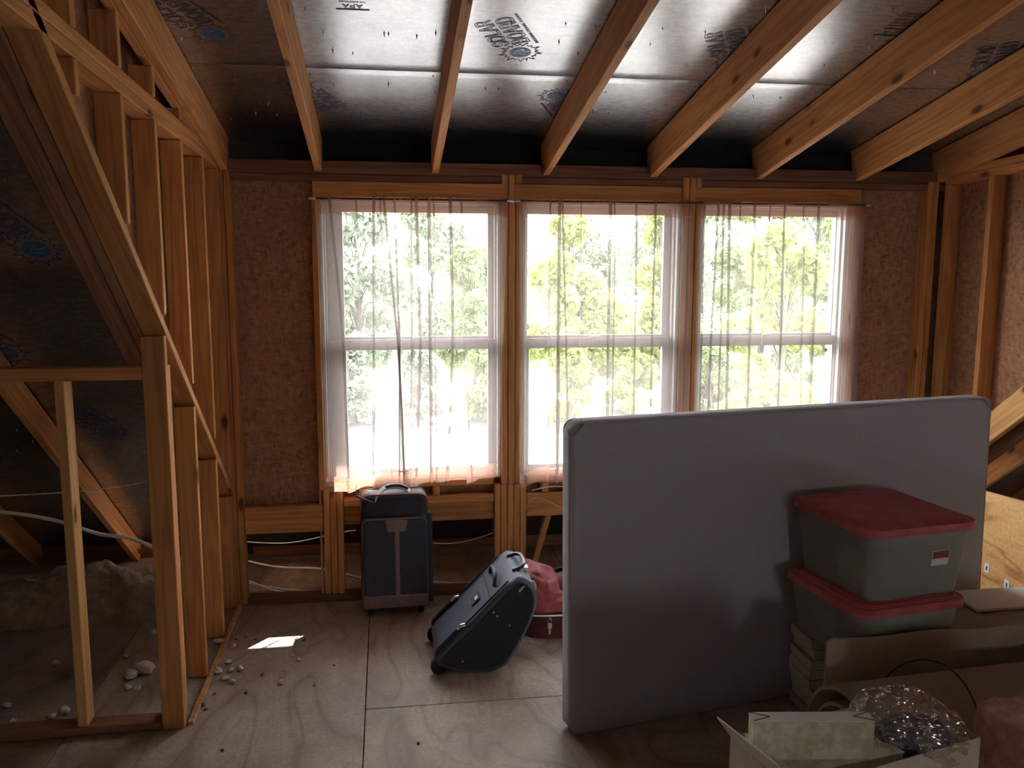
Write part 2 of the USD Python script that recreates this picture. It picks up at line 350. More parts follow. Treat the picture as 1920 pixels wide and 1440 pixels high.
plain('grey_strap', (0.42, 0.40, 0.37), 0.5)
plain('tag_mauve', (0.42, 0.28, 0.33), 0.5)
noisy('red_nylon', (0.26, 0.035, 0.04), (0.36, 0.06, 0.065), 60.0, rough=0.6, bump=0.2)
noisy('maroon_nylon', (0.10, 0.018, 0.022), (0.14, 0.028, 0.03), 60.0, rough=0.65, bump=0.2)
noisy('red_lid', (0.45, 0.07, 0.08), (0.58, 0.14, 0.145), 14.0, rough=0.5)
mk('cloudy_plastic', {'t': ('transparent_bsdf', {'color': (0.93, 0.92, 0.88)}), 'p': ('principled_bsdf', {'base_color': (0.30, 0.285, 0.25), 'roughness': 0.3}), 'm': ('mix_closure', {'fac': 0.48})},
   [('t.BSDF', 'm.closure1'), ('p.BSDF', 'm.closure2')], surface='m.closure')
noisy('cream_cloth', (0.75, 0.70, 0.58), (0.88, 0.84, 0.74), 25.0, rough=0.9)
noisy('dark_cloth', (0.04, 0.036, 0.05), (0.10, 0.09, 0.10), 25.0, rough=0.9)
noisy('olive_cloth', (0.13, 0.12, 0.09), (0.20, 0.18, 0.14), 25.0, rough=0.9)
noisy('carpet', (0.42, 0.33, 0.25), (0.62, 0.50, 0.39), 170.0, rough=0.95, bump=0.9, bscale=330.0, bdist=0.004)
noisy('carpet_back', (0.42, 0.35, 0.26), (0.58, 0.49, 0.38), 120.0, rough=0.95, bump=0.5, bscale=300.0, bdist=0.003)
noisy('gift_pattern', (0.52, 0.50, 0.33), (0.74, 0.72, 0.55), 26.0, detail=8.0, rough=0.5, lo=0.4, hi=0.6)
plain('white_card', (0.88, 0.86, 0.82), 0.5)
noisy('kraft', (0.62, 0.55, 0.45), (0.70, 0.62, 0.51), 40.0, rough=0.75)
noisy('insulation_pink', (0.62, 0.30, 0.24), (0.88, 0.62, 0.50), 30.0, detail=8.0, rough=1.0, bump=1.0, bscale=60.0, bdist=0.01)
noisy('insulation_brown', (0.20, 0.14, 0.09), (0.42, 0.32, 0.22), 14.0, detail=8.0, rough=1.0, bump=1.0, bscale=50.0, bdist=0.02)
noisy('scrap_white', (0.55, 0.50, 0.46), (0.80, 0.76, 0.72), 90.0, rough=0.9, bump=0.6)
noisy('scrap_dark', (0.10, 0.07, 0.05), (0.22, 0.15, 0.11), 90.0, rough=0.9)
plain('sticker_white', (0.80, 0.78, 0.76), 0.5)
plain('label_red', (0.25, 0.03, 0.035), 0.5)
plain('lit_patch_white', (0.85, 0.84, 0.82), 0.7)
plain('blue_cloth', (0.012, 0.02, 0.13), 0.7)
mk('clear_film', {'t': ('transparent_bsdf', {'color': (0.97, 0.97, 0.98)}), 'g': ('glossy_bsdf', {'color': (1, 1, 1), 'roughness': 0.12}), 'lw': ('layer_weight', {'blend': 0.5}), 'mr': ('map_range', {'from_min': 0.0, 'from_max': 1.0, 'to_min': 0.25, 'to_max': 0.85}), 'm': ('mix_closure', {})},
   [('lw.facing', 'mr.value'), ('mr.result', 'm.fac'), ('t.BSDF', 'm.closure1'), ('g.BSDF', 'm.closure2')], surface='m.closure')
noisy('lawn', (0.05, 0.08, 0.02), (0.10, 0.14, 0.04), 1.5, coord='g.position')
noisy('gravel', (0.042, 0.039, 0.038), (0.06, 0.055, 0.054), 9.0, coord='g.position')
noisy('bark', (0.05, 0.045, 0.035), (0.10, 0.085, 0.065), 9.0, rough=0.9, bump=0.6)
def leaf(name, c1, c2, tr):  # leaf colours are paled to stand in for outdoor haze
    mk(name, {'gi': ('geometry', {}), 'r': ('rgb_ramp', {'ramp': [(0.0, c1), (1.0, c2)]}), 'd': ('diffuse_bsdf', {}), 'ts': ('hsv', {'hue': 0.49, 'saturation': 1.05, 'value': 1.25, 'fac': 1.0}), 't': ('translucent_bsdf', {}), 'm': ('mix_closure', {'fac': tr})},
       [('gi.random_per_island', 'r.fac'), ('r.color', 'd.color'), ('r.color', 'ts.color'), ('ts.color', 't.color'), ('d.BSDF', 'm.closure1'), ('t.BSDF', 'm.closure2')], surface='m.closure')
leaf('leaf_yellow', (0.27, 0.31, 0.12), (0.58, 0.60, 0.28), 0.5)
leaf('leaf_far_hazed', (0.30, 0.34, 0.26), (0.48, 0.53, 0.40), 0.4)  # palest leaves: aerial haze painted into the far trees
leaf('leaf_green', (0.22, 0.27, 0.14), (0.44, 0.50, 0.25), 0.45)
leaf('leaf_dark', (0.20, 0.24, 0.18), (0.36, 0.41, 0.30), 0.4)

# ------------------------------------------------------------------ the outdoors
GZ = -2.8
ground = thing('ground', 'lawn and pale gravel drive seen below the trees through the windows', 'ground', kind='structure')
part(ground, 'lawn', box_at(-70, 90, 5.9, 110, GZ - 0.3, GZ), 'lawn')
part(ground, 'gravel_drive', box_at(-70, 90, 5.9, 27.5, GZ, GZ + 0.03), 'gravel')

def tree(x, y, top, rad, mat, label, n=5200, leaf_size=0.2, crown_low=0.25, seed=0, name='tree', cat_='tree', group='trees across the drive'):
    r = np.random.default_rng(seed)
    t = thing(name, label, cat_, group)
    trunk = spline([(x, y, GZ), (x + r.normal(0, 0.12), y, GZ + 0.4 * (top - GZ)), (x + r.normal(0, 0.25), y, GZ + 0.85 * (top - GZ))], 14)
    ms = [tube(trunk, np.linspace(0.13, 0.03, 14), 8)]
    H = top - GZ
    blobs = []
    for k in range(26):
        a, e = r.uniform(0, 2 * np.pi), r.uniform(crown_low, 0.95)
        w = rad * (1 - 0.65 * max(0, e - 0.45) / 0.55) * r.uniform(0.45, 1.0)
        c = np.array([x + w * math.cos(a), y + 0.8 * w * math.sin(a), GZ + e * H]); blobs.append((c, r.uniform(0.26, 0.42) * rad))
        ms.append(tube(spline([trunk[min(13, int(14 * e * 0.8))], (trunk[7] + c) / 2 + [0, 0, 0.3], c], 6), np.linspace(0.03, 0.01, 6), 5))
    part(t, 'trunk', cat(ms), 'bark', True)
    n = int(1.7 * n); leaf_size *= 0.72
    which = r.integers(0, len(blobs), n)
    C = np.array([blobs[i][0] for i in which]); R = np.array([blobs[i][1] for i in which])
    d = r.normal(size=(n, 3)); d /= np.linalg.norm(d, axis=1, keepdims=True)
    P = C + d * (R * r.uniform(0.35, 1.0, n) ** 0.5)[:, None]
    a = r.normal(size=(n, 3)); a /= np.linalg.norm(a, axis=1, keepdims=True)
    b = np.cross(a, r.normal(size=(n, 3))); b /= np.linalg.norm(b, axis=1, keepdims=True); nn = np.cross(a, b)
    s = (leaf_size * r.uniform(0.6, 1.3, n))[:, None]
    V = np.stack([P - a * s, P + b * s * 0.55 + nn * s * 0.12, P + a * s, P - b * s * 0.55 + nn * s * 0.12], 1).reshape(-1, 3)
    k = np.arange(n)[:, None] * 4
    part(t, 'crown', (V, np.vstack([k + [0, 1, 2], k + [0, 2, 3]])), mat)
    return t
tree(-6.4, 31.0, 6.0, 2.4, 'leaf_dark', 'dark tree beyond the wall to the left of the first window', seed=1, n=3500)
tree(-0.9, 29.0, 4.9, 1.8, 'leaf_dark', 'hazy grey-green tree at the left of the first window', seed=2, crown_low=0.2)
tree(2.9, 29.6, 2.7, 1.0, 'leaf_green', 'low green tree under open sky at the right of the first window', seed=3, crown_low=0.2, n=2600)
tree(6.3, 28.6, 3.7, 1.5, 'leaf_yellow', 'yellow-green tree at the left of the second window', seed=4, crown_low=0.14, n=4800)
tree(9.8, 29.6, 4.5, 1.2, 'leaf_yellow', 'sunlit narrow yellow-green tree at the right of the second window', seed=5, crown_low=0.14, n=4800)
tree(13.1, 29.0, 6.0, 1.4, 'leaf_green', 'tall green tree behind the middle of the third window', seed=6, crown_low=0.1)
tree(16.9, 30.0, 6.5, 1.6, 'leaf_green', 'tall green tree at the right edge of the third window', seed=8, crown_low=0.1)
tree(8.9, 18.5, 2.9, 1.25, 'leaf_yellow', 'close bright leafy maple seen in the third window', seed=7, leaf_size=0.2, n=2600, crown_low=0.1)
tree(-3.0, 39.5, 7.0, 2.6, 'leaf_dark', 'distant dark tree behind the left of the first window', seed=9, crown_low=0.12, n=4500)
tree(5.0, 39.5, 3.4, 2.6, 'leaf_green', 'distant low tree seen past the low tree of the first window', seed=10, crown_low=0.12, n=4500)
tree(13.0, 39.5, 6.5, 2.7, 'leaf_dark', 'distant shaded tree behind the second window', seed=11, crown_low=0.12, n=4500)
tree(20.6, 39.5, 8.5, 2.6, 'leaf_dark', 'distant shaded tree behind the third window', seed=12, crown_low=0.1, n=5000)

for _i, (_x, _top, _d) in enumerate(((-6.5, 7.5, 'far tree paled by painted haze beyond the wall left of the windows'), (2.6, 5.6, 'far tree paled by painted haze on the skyline of the first window'), (11.2, 4.6, 'far tree paled by painted haze on the low skyline of the second window'), (19.8, 8.5, 'far tree paled by painted haze between the second and third windows'), (28.4, 9.5, 'far tree paled by painted haze on the skyline of the third window'))):
    tree(_x, 50.0, _top, 3.0, 'leaf_far_hazed', _d, seed=20 + _i, n=5200, leaf_size=0.3, crown_low=0.08)

for _i, (_x, _y, _top, _r, _m, _d) in enumerate(((-1.0, 25.6, -0.2, 0.62, 'leaf_dark', 'grey-green shrub low in the left of the first window'), (1.0, 25.8, -0.5, 0.62, 'leaf_dark', 'round grey-green shrub low in the middle of the first window'),
        (2.9, 25.6, -0.2, 0.62, 'leaf_green', 'green shrub low in the right of the first window'), (5.4, 25.0, 0.0, 0.62, 'leaf_yellow', 'yellow-green shrub low in the left of the second window'), (7.7, 26.6, 0.1, 0.7, 'leaf_yellow', 'yellow-green shrub low in the right of the second window'),
        (8.9, 22.6, 0.1, 0.62, 'leaf_green', 'bushy shrub low in the left of the third window'), (11.0, 22.2, 0.6, 0.68, 'leaf_green', 'bushy shrub low in the middle of the third window'), (13.2, 22.8, 0.9, 0.7, 'leaf_dark', 'darker shrub low in the right of the third window'))):
    tree(_x, _y, _top, _r, _m, _d, seed=40 + _i, n=1900, leaf_size=0.15, crown_low=0.08, name='shrub', cat_='shrub', group='shrubs along the drive')

# outside of the house under the windows: the lower main roof, and an unseen eave shaped for the sun patch
roof = thing('roof', 'lower shingled roof and an unseen stepped eave shaped to trim the sun', 'roof', kind='structure')
SL = 0.783
def slope_slab(x0, x1, y0, y1, z_at, slope, t, n=1):
    P = np.array([[[x0, y0, z_at(y0)], [x1, y0, z_at(y0)]], [[x0, y1, z_at(y1)], [x1, y1, z_at(y1)]]], float)
    m = grid_surface(P, 0); v = m.vertices
    V = np.vstack([v, v + [0, 0, t]]); f = np.array([[0, 1, 3], [0, 3, 2], [4, 7, 5], [4, 6, 7], [0, 4, 5], [0, 5, 1], [2, 3, 7], [2, 7, 6], [0, 2, 6], [0, 6, 4], [1, 5, 7], [1, 7, 3]])
    q = trimesh.Trimesh(V, f, process=False); q.fix_normals(); return q
for _x0, _x1 in ((-4.9, -0.9), (-0.9, 3.4), (3.4, 5.4)): part(roof, 'eave_blocking', box_at(_x0, _x1, 5.80 if _x0 != -0.9 else 5.70, 5.84 if _x0 != -0.9 else 5.74, -0.02, 0.10), 'pine_darker')
part(roof, 'shingle_slope', slope_slab(-1.03, 3.5, 5.03, 6.9, lambda y: 0.60 - SL * (y - 5.03), SL, 0.05), 'shingle')
part(roof, 'eave', box_at(-1.3, 0.93, 5.08, 6.02, 2.52, 2.62), 'vinyl')  # unseen slab, cut short to let a sliver of sun in
part(roof, 'eave', box_at(0.93, 3.9, 5.08, 6.34, 2.52, 2.62), 'vinyl')  # unseen slab, run longer to keep the sun off the rest

# ------------------------------------------------------------------ floor
YW = 4.885            # inner face of the window wall's studs
XL, XR = -0.867, 3.34 # inner faces of the side walls' studs
floor = thing('floor', 'worn plywood subfloor sheets of the attic', 'floor', kind='structure')
g = 0.002
def sheet(x0, x1, y0, y1, mat='floor_plywood'): part(floor, 'plywood_sheet', box_at(x0 + g, x1 - g, y0 + g, y1 - g, -0.018, 0.0, 0.0015), mat)
sheet(-1.34, -0.12, 2.43, 4.87); sheet(-1.34, -0.12, 0.0, 2.43)
sheet(-0.12, 2.32, 3.61, 4.87); sheet(-0.12, 2.32, 2.39, 3.61); sheet(-0.12, 2.32, 1.17, 2.39); sheet(-0.12, 2.32, -0.1, 1.17)
sheet(2.32, 4.76, 3.61, 4.87); sheet(2.32, 4.76, 2.39, 3.61); sheet(2.32, 4.76, 1.17, 2.39); sheet(2.32, 5.3, -0.1, 1.17)
sheet(-3.78, -1.34, 3.5, 4.87, 'eave_floor'); sheet(-3.78, -1.34, 2.2, 3.5, 'eave_floor'); sheet(-3.78, -1.34, 0.0, 2.2, 'eave_floor')
for x0, x1 in ((-3.78, -1.34), (-1.34, 1.10), (1.10, 3.54), (3.54, 5.3)): sheet(x0, x1, 4.87, 6.0, 'eave_floor')
for x0, x1 in ((-3.78, -1.34), (-1.34, 1.10), (1.10, 3.54), (3.54, 5.3)): sheet(x0, x1, -3.2, -0.1)
part(floor, 'joist_bay', box_at(-5.0, 5.4, -3.3, 6.3, -0.2, -0.03), 'black_void')  # black slab painting the dark seen through the sheet gaps

# ------------------------------------------------------------------ dormer ceiling: sloped foil sheathing and rafters
S1 = 0.1944; ZR0 = 2.43; RD = 0.192
ZC = lambda y: ZR0 + RD + 0.004 + S1 * (YW - y)
ceiling = thing('ceiling', 'dormer roof of pine rafters under foil-faced sheathing', 'ceiling', kind='structure')
n1 = np.array([0, S1, 1.0]); n1 /= np.linalg.norm(n1)
def foil_panel(parent, x0, x1, y0, y1, zf, mat='foil', t=0.012, dent=0.0015):
    xs = np.linspace(x0 + 0.0015, x1 - 0.0015, max(2, int((x1 - x0) / 0.06))); ys = np.linspace(y0 + 0.0015, y1 - 0.0015, max(2, int((y1 - y0) / 0.06)))
    X, Y = np.meshgrid(xs, ys, indexing='ij'); Z = zf(Y)
    Z = Z + dent * (meshkit.fbm(np.stack([X * 3.1, Y * 3.1, 0 * X], -1), 3, 5) - 0.5)
    return part(parent, 'sheathing_panel', grid_surface(np.stack([X, Y, Z], -1), -t), mat, True)
for a, b in ((-1.25, 1.515), (1.515, 3.955)): foil_panel(ceiling, a, b, 4.045, 5.09, ZC)
for a, b in ((-1.25, 0.30), (0.30, 2.79), (2.79, 3.955)): foil_panel(ceiling, a, b, 2.825, 4.04, ZC)
for a, b in ((-1.25, 1.515), (1.515, 3.955)): foil_panel(ceiling, a, b, 1.72, 2.82, ZC)
part(ceiling, 'roof_deck', slope_slab(-1.3, 3.96, 1.6, 5.09, lambda y: ZC(y) + 0.02, S1, 0.03), 'roof_paper_shade')
RX = [(-0.881, 0.036), (-0.843, 0.038), (-0.349, 0.04), (0.283, 0.04), (0.905, 0.04), (1.527, 0.042), (2.164, 0.042), (2.788, 0.042), (3.318, 0.046)]
cs = math.sqrt(1 + S1 * S1)
for x, w in RX:
    zc = lambda y: ZR0 + RD / 2 + S1 * (YW - y)
    y0, y1 = 1.75, YW + 0.06
    board(ceiling, 'rafter', (x, y0, zc(y0)), (x, y1, zc(y1)), w, RD / cs, (1, 0, 0), 'pine')

# printed marks on the foil
def emblem(parent, O, flip, lift, Ux, Uy, words=True):
    """the sheathing's stamp: outlined words, small line of type, filled sun with its rays and the white arrow. Ux, Uy: plane axes (image right, image down)"""
    s = -1.0 if flip else 1.0
    u2, v2 = np.array([-0.47, -0.883]) * s, np.array([-0.883, 0.47]) * s
    U = u2[0] * Ux + u2[1] * Uy; V = v2[0] * Ux + v2[1] * Uy
    if words:
        for word, x0, x1, y0, y1 in (('SOLAR', 0.085, 0.322, 0.014, 0.088), ('BOARD', 0.085, 0.318, -0.074, 0.002)):
            gl = glyphs(word, x1 - x0, y1 - y0)
            gl = affinity.translate(gl, x0, y0).buffer(0.0008)
            part(parent, 'printed_lettering', flat_print(gl.difference(gl.buffer(-0.0034)), O, U, V, lift), 'ink')
        gl = affinity.translate(glyphs('INTERNATIONAL PAPER', 0.275, 0.0135), 0.055, -0.102)
        part(parent, 'printed_lettering', flat_print(gl, O, U, V, lift), 'ink')
    A, B = Ux * s, Uy * s
    disc = sg.Point(0, 0).buffer(0.046, 32)
    st = lambda *p: sg.LineString(p).buffer(0.0042, cap_style=2, join_style=2)
    mark = unary_union([st((-0.026, 0.010), (0.005, -0.029), (0.0125, -0.012)), st((-0.004, 0.004), (0.05, -0.020)), st((-0.031, 0.018), (0.028, 0.020))])
    part(parent, 'sun_emblem', flat_print(disc.difference(mark), O, A, B, lift), 'ink_blue')
    pts = []
    for k in range(36):
        a = 2 * math.pi * k / 36; rr = 0.094 if k % 2 == 0 else 0.062
        if k % 4 == 2: rr = 0.078
        pts.append((rr * math.cos(a), rr * math.sin(a)))
    ring = sg.Polygon(pts)
    line = ring.exterior.buffer(0.0017).difference(unary_union([sg.Point(0.062 * math.cos(2 * math.pi * k / 36), 0.062 * math.sin(2 * math.pi * k / 36)).buffer(0.004) for k in range(1, 36, 4)]))
    part(parent, 'sun_rays', flat_print(line, O, A, B, lift), 'ink')
UxC, UyC = np.array([1.0, 0, 0]), np.array([0, 1.0, -S1])
for (x, y, flip) in ((0.589, 3.817, False), (-0.665, 3.755, False), (-0.394, 4.239, True), (1.548, 3.828, False), (2.80, 3.835, False), (0.837, 4.272, True)):
    emblem(ceiling, np.array([x, y, ZC(y)]), flip, -n1, UxC, UyC)
def grade_stamp(parent, x, y, w):
    """the panel's grade stamp, read upside down from here"""
    O = np.array([x, y, ZC(y)]); U, V = -UxC, UyC
    ms = [affinity.translate(glyphs('APA', 0.62 * w, 0.028), -0.31 * w, -0.045), sg.box(-0.5 * w, -0.004, 0.5 * w, -0.001), sg.box(-0.5 * w, -0.011, 0.5 * w, -0.008)]
    part(parent, 'printed_lettering', flat_print(ms[0], O, U, V, -n1), 'ink_teal')
    part(parent, 'printed_rule', flat_print(unary_union(ms[1:]), O, U, V, -n1), 'ink_black')
    for k, (word, h) in enumerate((('THE ENGINEERED', 0.010), ('WOOD ASSOCIATION', 0.010), ('RATED SHEATHING', 0.013), ('24/16 7/16 INCH', 0.016), ('SIZED FOR SPACING', 0.010), ('EXPOSURE 1', 0.016))):
        part(parent, 'printed_lettering', flat_print(affinity.translate(glyphs(word, 0.8 * w, h), -0.4 * w, -0.068 - 0.026 * k), O, U, V, -n1), 'ink_black')
grade_stamp(ceiling, -0.105, 3.51, 0.125)
grade_stamp(ceiling, 2.11, 3.53, 0.15)
# nail points coming through the sheathing
pts = []
for x, w in RX:
    for y in np.arange(2.6, 4.8, 0.15):
        for q in (-1, 1):
            if rng.random() < 0.6: pts.append((x + q * rng.uniform(0.03, 0.09), y + rng.normal(0, 0.02)))
for k in range(110): pts.append((rng.uniform(-0.8, 3.3), rng.choice([3.05, 3.2, 3.33, 3.55, 3.7, 3.85, 4.2, 4.45, 4.6]) + rng.normal(0, 0.012)))
ms = []
for x, y in pts:
    c = trimesh.creation.cone(0.0035, rng.uniform(0.010, 0.022), sections=6); c.apply_transform(trimesh.transformations.rotation_matrix(math.pi + rng.normal(0, 0.2), [1, rng.normal(0, 0.3), 0])); c.apply_translation([x, y, ZC(y)]); ms.append(c)
part(ceiling, 'nail_points', cat(ms), 'nail_steel', kind='stuff')

# ------------------------------------------------------------------ main roof over the eaves (38 degrees), ridge behind the camera, gables
ZM = lambda y: 4.667 - SL * y
n2 = np.array([0, SL, 1.0]); n2 /= np.linalg.norm(n2)
for nm, xa, xb in (('ceiling_left', -4.9, -0.99), ('ceiling_right', 3.44, 5.4)):
    c = thing(nm, f'foil-faced main roof slope on the {"left" if xa < 0 else "right"} of the dormer', 'ceiling', kind='structure')
    ys = [-0.7, 0.5, 1.7, 2.9, 4.1, 5.95]
    for y0, y1 in zip(ys[:-1], ys[1:]):
        xm = xa + 2.44 if xa < 0 else xb
        for x0, x1 in ([(xa, xm), (xm, xb)] if xa < 0 else [(xa, xb)]): foil_panel(c, x0, x1, y0 + 0.001, y1 - 0.001, ZM)
    part(c, 'roof_deck', slope_slab(xa, xb, -0.7, 5.95, lambda y: ZM(y) + 0.02, SL, 0.03), 'roof_paper_shade')
    if xa < 0:
        UyM = np.array([0, 1.0, -SL])
        for (x, y, flip) in ((-1.266, 3.426, False), (-1.403, 4.569, False), (-1.62, 3.98, False)):
            emblem(c, np.array([x, y, ZM(y)]), flip, -n2, UxC, UyM / np.linalg.norm(UyM))
        ms = []
        for k in range(60):
            x, y = rng.uniform(-2.3, -1.02), rng.uniform(2.6, 4.9)
            q = trimesh.creation.cone(0.0035, 0.018, sections=6); q.apply_transform(trimesh.transformations.rotation_matrix(math.pi, [1, 0, 0])); q.apply_translation([x, y, ZM(y)]); ms.append(q)
        part(c, 'nail_points', cat(ms), 'nail_steel', kind='stuff')
    rz = lambda y: ZM(y) - 0.09
    for x in ((-1.65, -2.26, -2.87, -3.48) if xa < 0 else (4.0, 4.6)):
        board(c, 'rafter', (x, 0.0, rz(0.0)), (x, 5.8, rz(5.8)), 0.038, 0.13, (1, 0, 0), 'pine')
back = thing('ceiling_back', 'main roof behind the camera, foil-faced', 'ceiling', kind='structure')
foil_panel(back, -4.9, 5.4, -0.7, 1.73, ZM); 
foil_panel(back, -4.9, 5.4, -3.2, -0.7, lambda y: ZM(-0.7) + 0.9 * (y + 0.7))
# ------------------------------------------------------------------ window wall
wall = thing('wall_back', 'stud wall with three windows and strand board sheathing', 'wall', kind='structure')
YB = YW + 0.089
STUD = lambda x0, x1, z0, z1, y0=YW, y1=YB, mat='pine': vboard(wall, x0, x1, y0, y1, z0, z1, 'stud', mat)
g1 = 0.0015
def stack(xs, z0, z1, mat='pine', jit=0.003):
    for a, b in zip(xs[:-1], xs[1:]): STUD(a + g1, b - g1, z0, z1, YW + rng.uniform(0, jit), YB, mat)
stack([-0.88, -0.848, -0.812], 0.0, 2.43)                       # corner
stack([-0.375, -0.337, -0.299, -0.261], 0.038, 0.655)           # under the left jamb of window 1
stack([-0.395, -0.358], 0.655, 2.29)                            # king stud beside it
stack([0.610, 0.648, 0.686, 0.724, 0.762, 0.801], 0.038, 0.655)
stack([0.650, 0.690, 0.730, 0.770], 0.655, 2.43)
stack([1.66, 1.70, 1.74, 1.78, 1.82], 0.038, 0.655)
stack([1.705, 1.745, 1.785, 1.82], 0.655, 2.43)
stack([2.745, 2.783, 2.821], 0.038, 2.29)
stack([3.235, 3.275, 3.31], 0.0, 2.43)
hboard(wall, -0.81, 3.31, YW + 0.002, YB, 0.0, 0.036, 'sole_plate', 'pine_darker')
for a, b, z0, z1 in ((-0.81, -0.377, 0.415, 0.572), (2.823, 3.233, 0.415, 0.57)): hboard(wall, a, b, YW + 0.004, YW + 0.044, z0, z1, 'blocking')
hboard(wall, -0.259, 0.608, YW + 0.035, YW + 0.075, 0.44, 0.60, 'blocking'); hboard(wall, -0.259, 0.608, YW + 0.004, YW + 0.05, 0.555, 0.595, 'blocking')
hboard(wall, 0.803, 1.658, YW + 0.004, YW + 0.044, 0.455, 0.595, 'blocking'); hboard(wall, 1.822, 2.743, YW + 0.004, YW + 0.044, 0.455, 0.595, 'blocking')
for a, b in ((-0.259, 0.608), (0.803, 1.658), (1.822, 2.743)):
    hboard(wall, a, b, YW + 0.003, YB, 0.658, 0.696, 'rough_sill')
    for x in np.arange(a + 0.09, b - 0.05, 0.42): STUD(x, x + 0.038, 0.60, 0.656)
for a, b in ((-0.385, 0.672), (0.715, 1.70), (1.752, 2.81)): hboard(wall, a, b, YW + 0.001, YW + 0.04, 2.292, 2.378, 'header')
hboard(wall, -0.88, 1.6, YW + 0.004, YB, 2.38, 2.416, 'top_plate', 'pine_darker'); hboard(wall, 1.6, 3.36, YW + 0.006, YB, 2.38, 2.416, 'top_plate', 'pine_darker')
hboard(wall, -0.88, 0.9, YW + 0.006, YB, 2.418, 2.487, 'top_plate', 'pine_darker'); hboard(wall, 0.9, 3.36, YW + 0.004, YB, 2.418, 2.487, 'top_plate', 'pine_darker')
board(wall, 'brace', (0.94, YW + 0.05, 0.455), (0.83, YW + 0.05, 0.06), 0.035, 0.045, (1, 0, 0))
board(wall, 'brace', (0.15, YW + 0.06, 0.46), (0.13, YW + 0.06, 0.06), 0.035, 0.04, (1, 0, 0), 'pine_darker')
for a, b, z0, z1 in ((-0.985, -0.362, 0.43, 2.487), (2.787, 3.44, 0.43, 2.487), (-0.362, 2.787, 2.29, 2.487), (-0.362, 2.787, 0.43, 0.697), (0.652, 0.768, 0.697, 2.29), (1.706, 1.818, 0.697, 2.29), (2.744, 2.787, 0.697, 2.29)):
    part(wall, 'sheathing_panel', box_at(a + g1, b - g1, YB + 0.001, YB + 0.013, z0, z1), 'strand_board')
part(wall, 'soffit_blocking', box_at(-1.25, 3.95, 5.064, 5.076, 2.40, 2.62), 'roof_paper_shade')  # near-black sheet painting the shade of the open soffit
part(wall, 'soffit_blocking', box_at(-1.25, 3.95, 4.99, 5.063, 2.478, 2.487), 'roof_paper_shade')
board(wall, 'nailer', (-0.39, YW + 0.02, 0.0), (-0.39, YW + 0.02, 2.0), 0.012, 0.012, (0, 1, 0))

# ------------------------------------------------------------------ windows
def window(i, x0, x1, g0, g1_, sticks):
    """double-hung unit: opening x0..x1, lower glass g0..g1_"""
    w = thing(f'window_{i}', f'white vinyl double-hung window, number {("one", "two", "three")[i - 1]} from the left', 'window', kind='structure')
    Z0, Z1 = 0.698, 2.288
    ya, yb = 4.931, 5.04
    zb, zm0, zm1, zt = 0.758, 1.449, 1.521, 2.219
    fw = 0.032
    part(w, 'frame', cat([box_at(x0, x0 + fw, ya, yb, Z0, Z1), box_at(x1 - fw, x1, ya, yb, Z0, Z1), box_at(x0 + fw, x1 - fw, ya, yb, Z1 - 0.03, Z1), box_at(x0 + fw, x1 - fw, ya, yb, Z0, Z0 + 0.026)]), 'vinyl')
    jw = 0.02
    for q in ((x0, x0 + jw, Z0, Z1), (x1 - jw, x1, Z0, Z1)): vboard(w, q[0], q[1], YW + 0.012, 4.9305, Z0, Z1, 'jamb', 'vinyl')
    hboard(w, x0 + jw, x1 - jw, YW + 0.012, 4.9305, Z1 - jw, Z1, 'jamb', 'vinyl'); hboard(w, x0 + jw, x1 - jw, YW + 0.012, 4.9305, Z0, Z0 + 0.012, 'stool')
    a, b = x0 + fw + 0.001, x1 - fw - 0.001
    # lower sash, nearer the room
    y0, y1 = 4.938, 4.972
    part(w, 'sash', cat([box_at(a, g0, y0, y1, Z0 + 0.027, zm1 - 0.014), box_at(g1_, b, y0, y1, Z0 + 0.027, zm1 - 0.014), box_at(g0, g1_, y0, y1, Z0 + 0.027, zb), box_at(g0, g1_, y0, y1, zm0, zm1 - 0.014), box_at(g0 + 0.02, g1_ - 0.02, y0 - 0.008, y0, zm1 - 0.028, zm1 - 0.022)]), 'vinyl')
    part(w, 'sash', cat([box_at(a, g0 - 0.006, 4.976, 5.008, zm0, Z1 - 0.031), box_at(g1_ + 0.004, b, 4.976, 5.008, zm0, Z1 - 0.031), box_at(g0 - 0.006, g1_ + 0.004, 4.976, 5.008, zt, Z1 - 0.031), box_at(g0 - 0.006, g1_ + 0.004, 4.976, 5.008, zm0, zm1)]), 'vinyl')
    part(w, 'pane', box_at(g0 - 0.008, g1_ + 0.008, 4.954, 4.957, zb - 0.008, zm0 + 0.008, 0.0005), 'pane')
    part(w, 'pane', box_at(g0 - 0.012, g1_ + 0.01, 4.991, 4.994, zm1 - 0.008, zt + 0.008, 0.0005), 'pane')
    lk = trimesh.creation.cylinder(0.016, 0.012, sections=16); lk.apply_translation([(g0 + g1_) / 2, 4.955, zm1 - 0.007])
    part(w, 'sash_lock', cat([lk, box_at((g0 + g1_) / 2 - 0.035, (g0 + g1_) / 2 + 0.03, 4.948, 4.962, zm1 - 0.013, zm1 - 0.004)]), 'vinyl')
    for x, z, y in sticks:
        d = trimesh.creation.cylinder(0.011, 0.001, sections=20); d.apply_transform(trimesh.transformations.rotation_matrix(math.pi / 2, [1, 0, 0])); d.apply_translation([x, y, z])
        part(w, 'sticker', d, 'red_sticker', label='small round red sticker')
window(1, -0.356, 0.648, -0.226, 0.579, [(-0.192, 1.571, 4.989), (-0.204, 1.408, 4.952)])
window(2, 0.772, 1.703, 0.820, 1.623, [(1.586, 1.394, 4.952)])
window(3, 1.822, 2.743, 1.869, 2.703, [(2.669, 1.416, 4.952)])

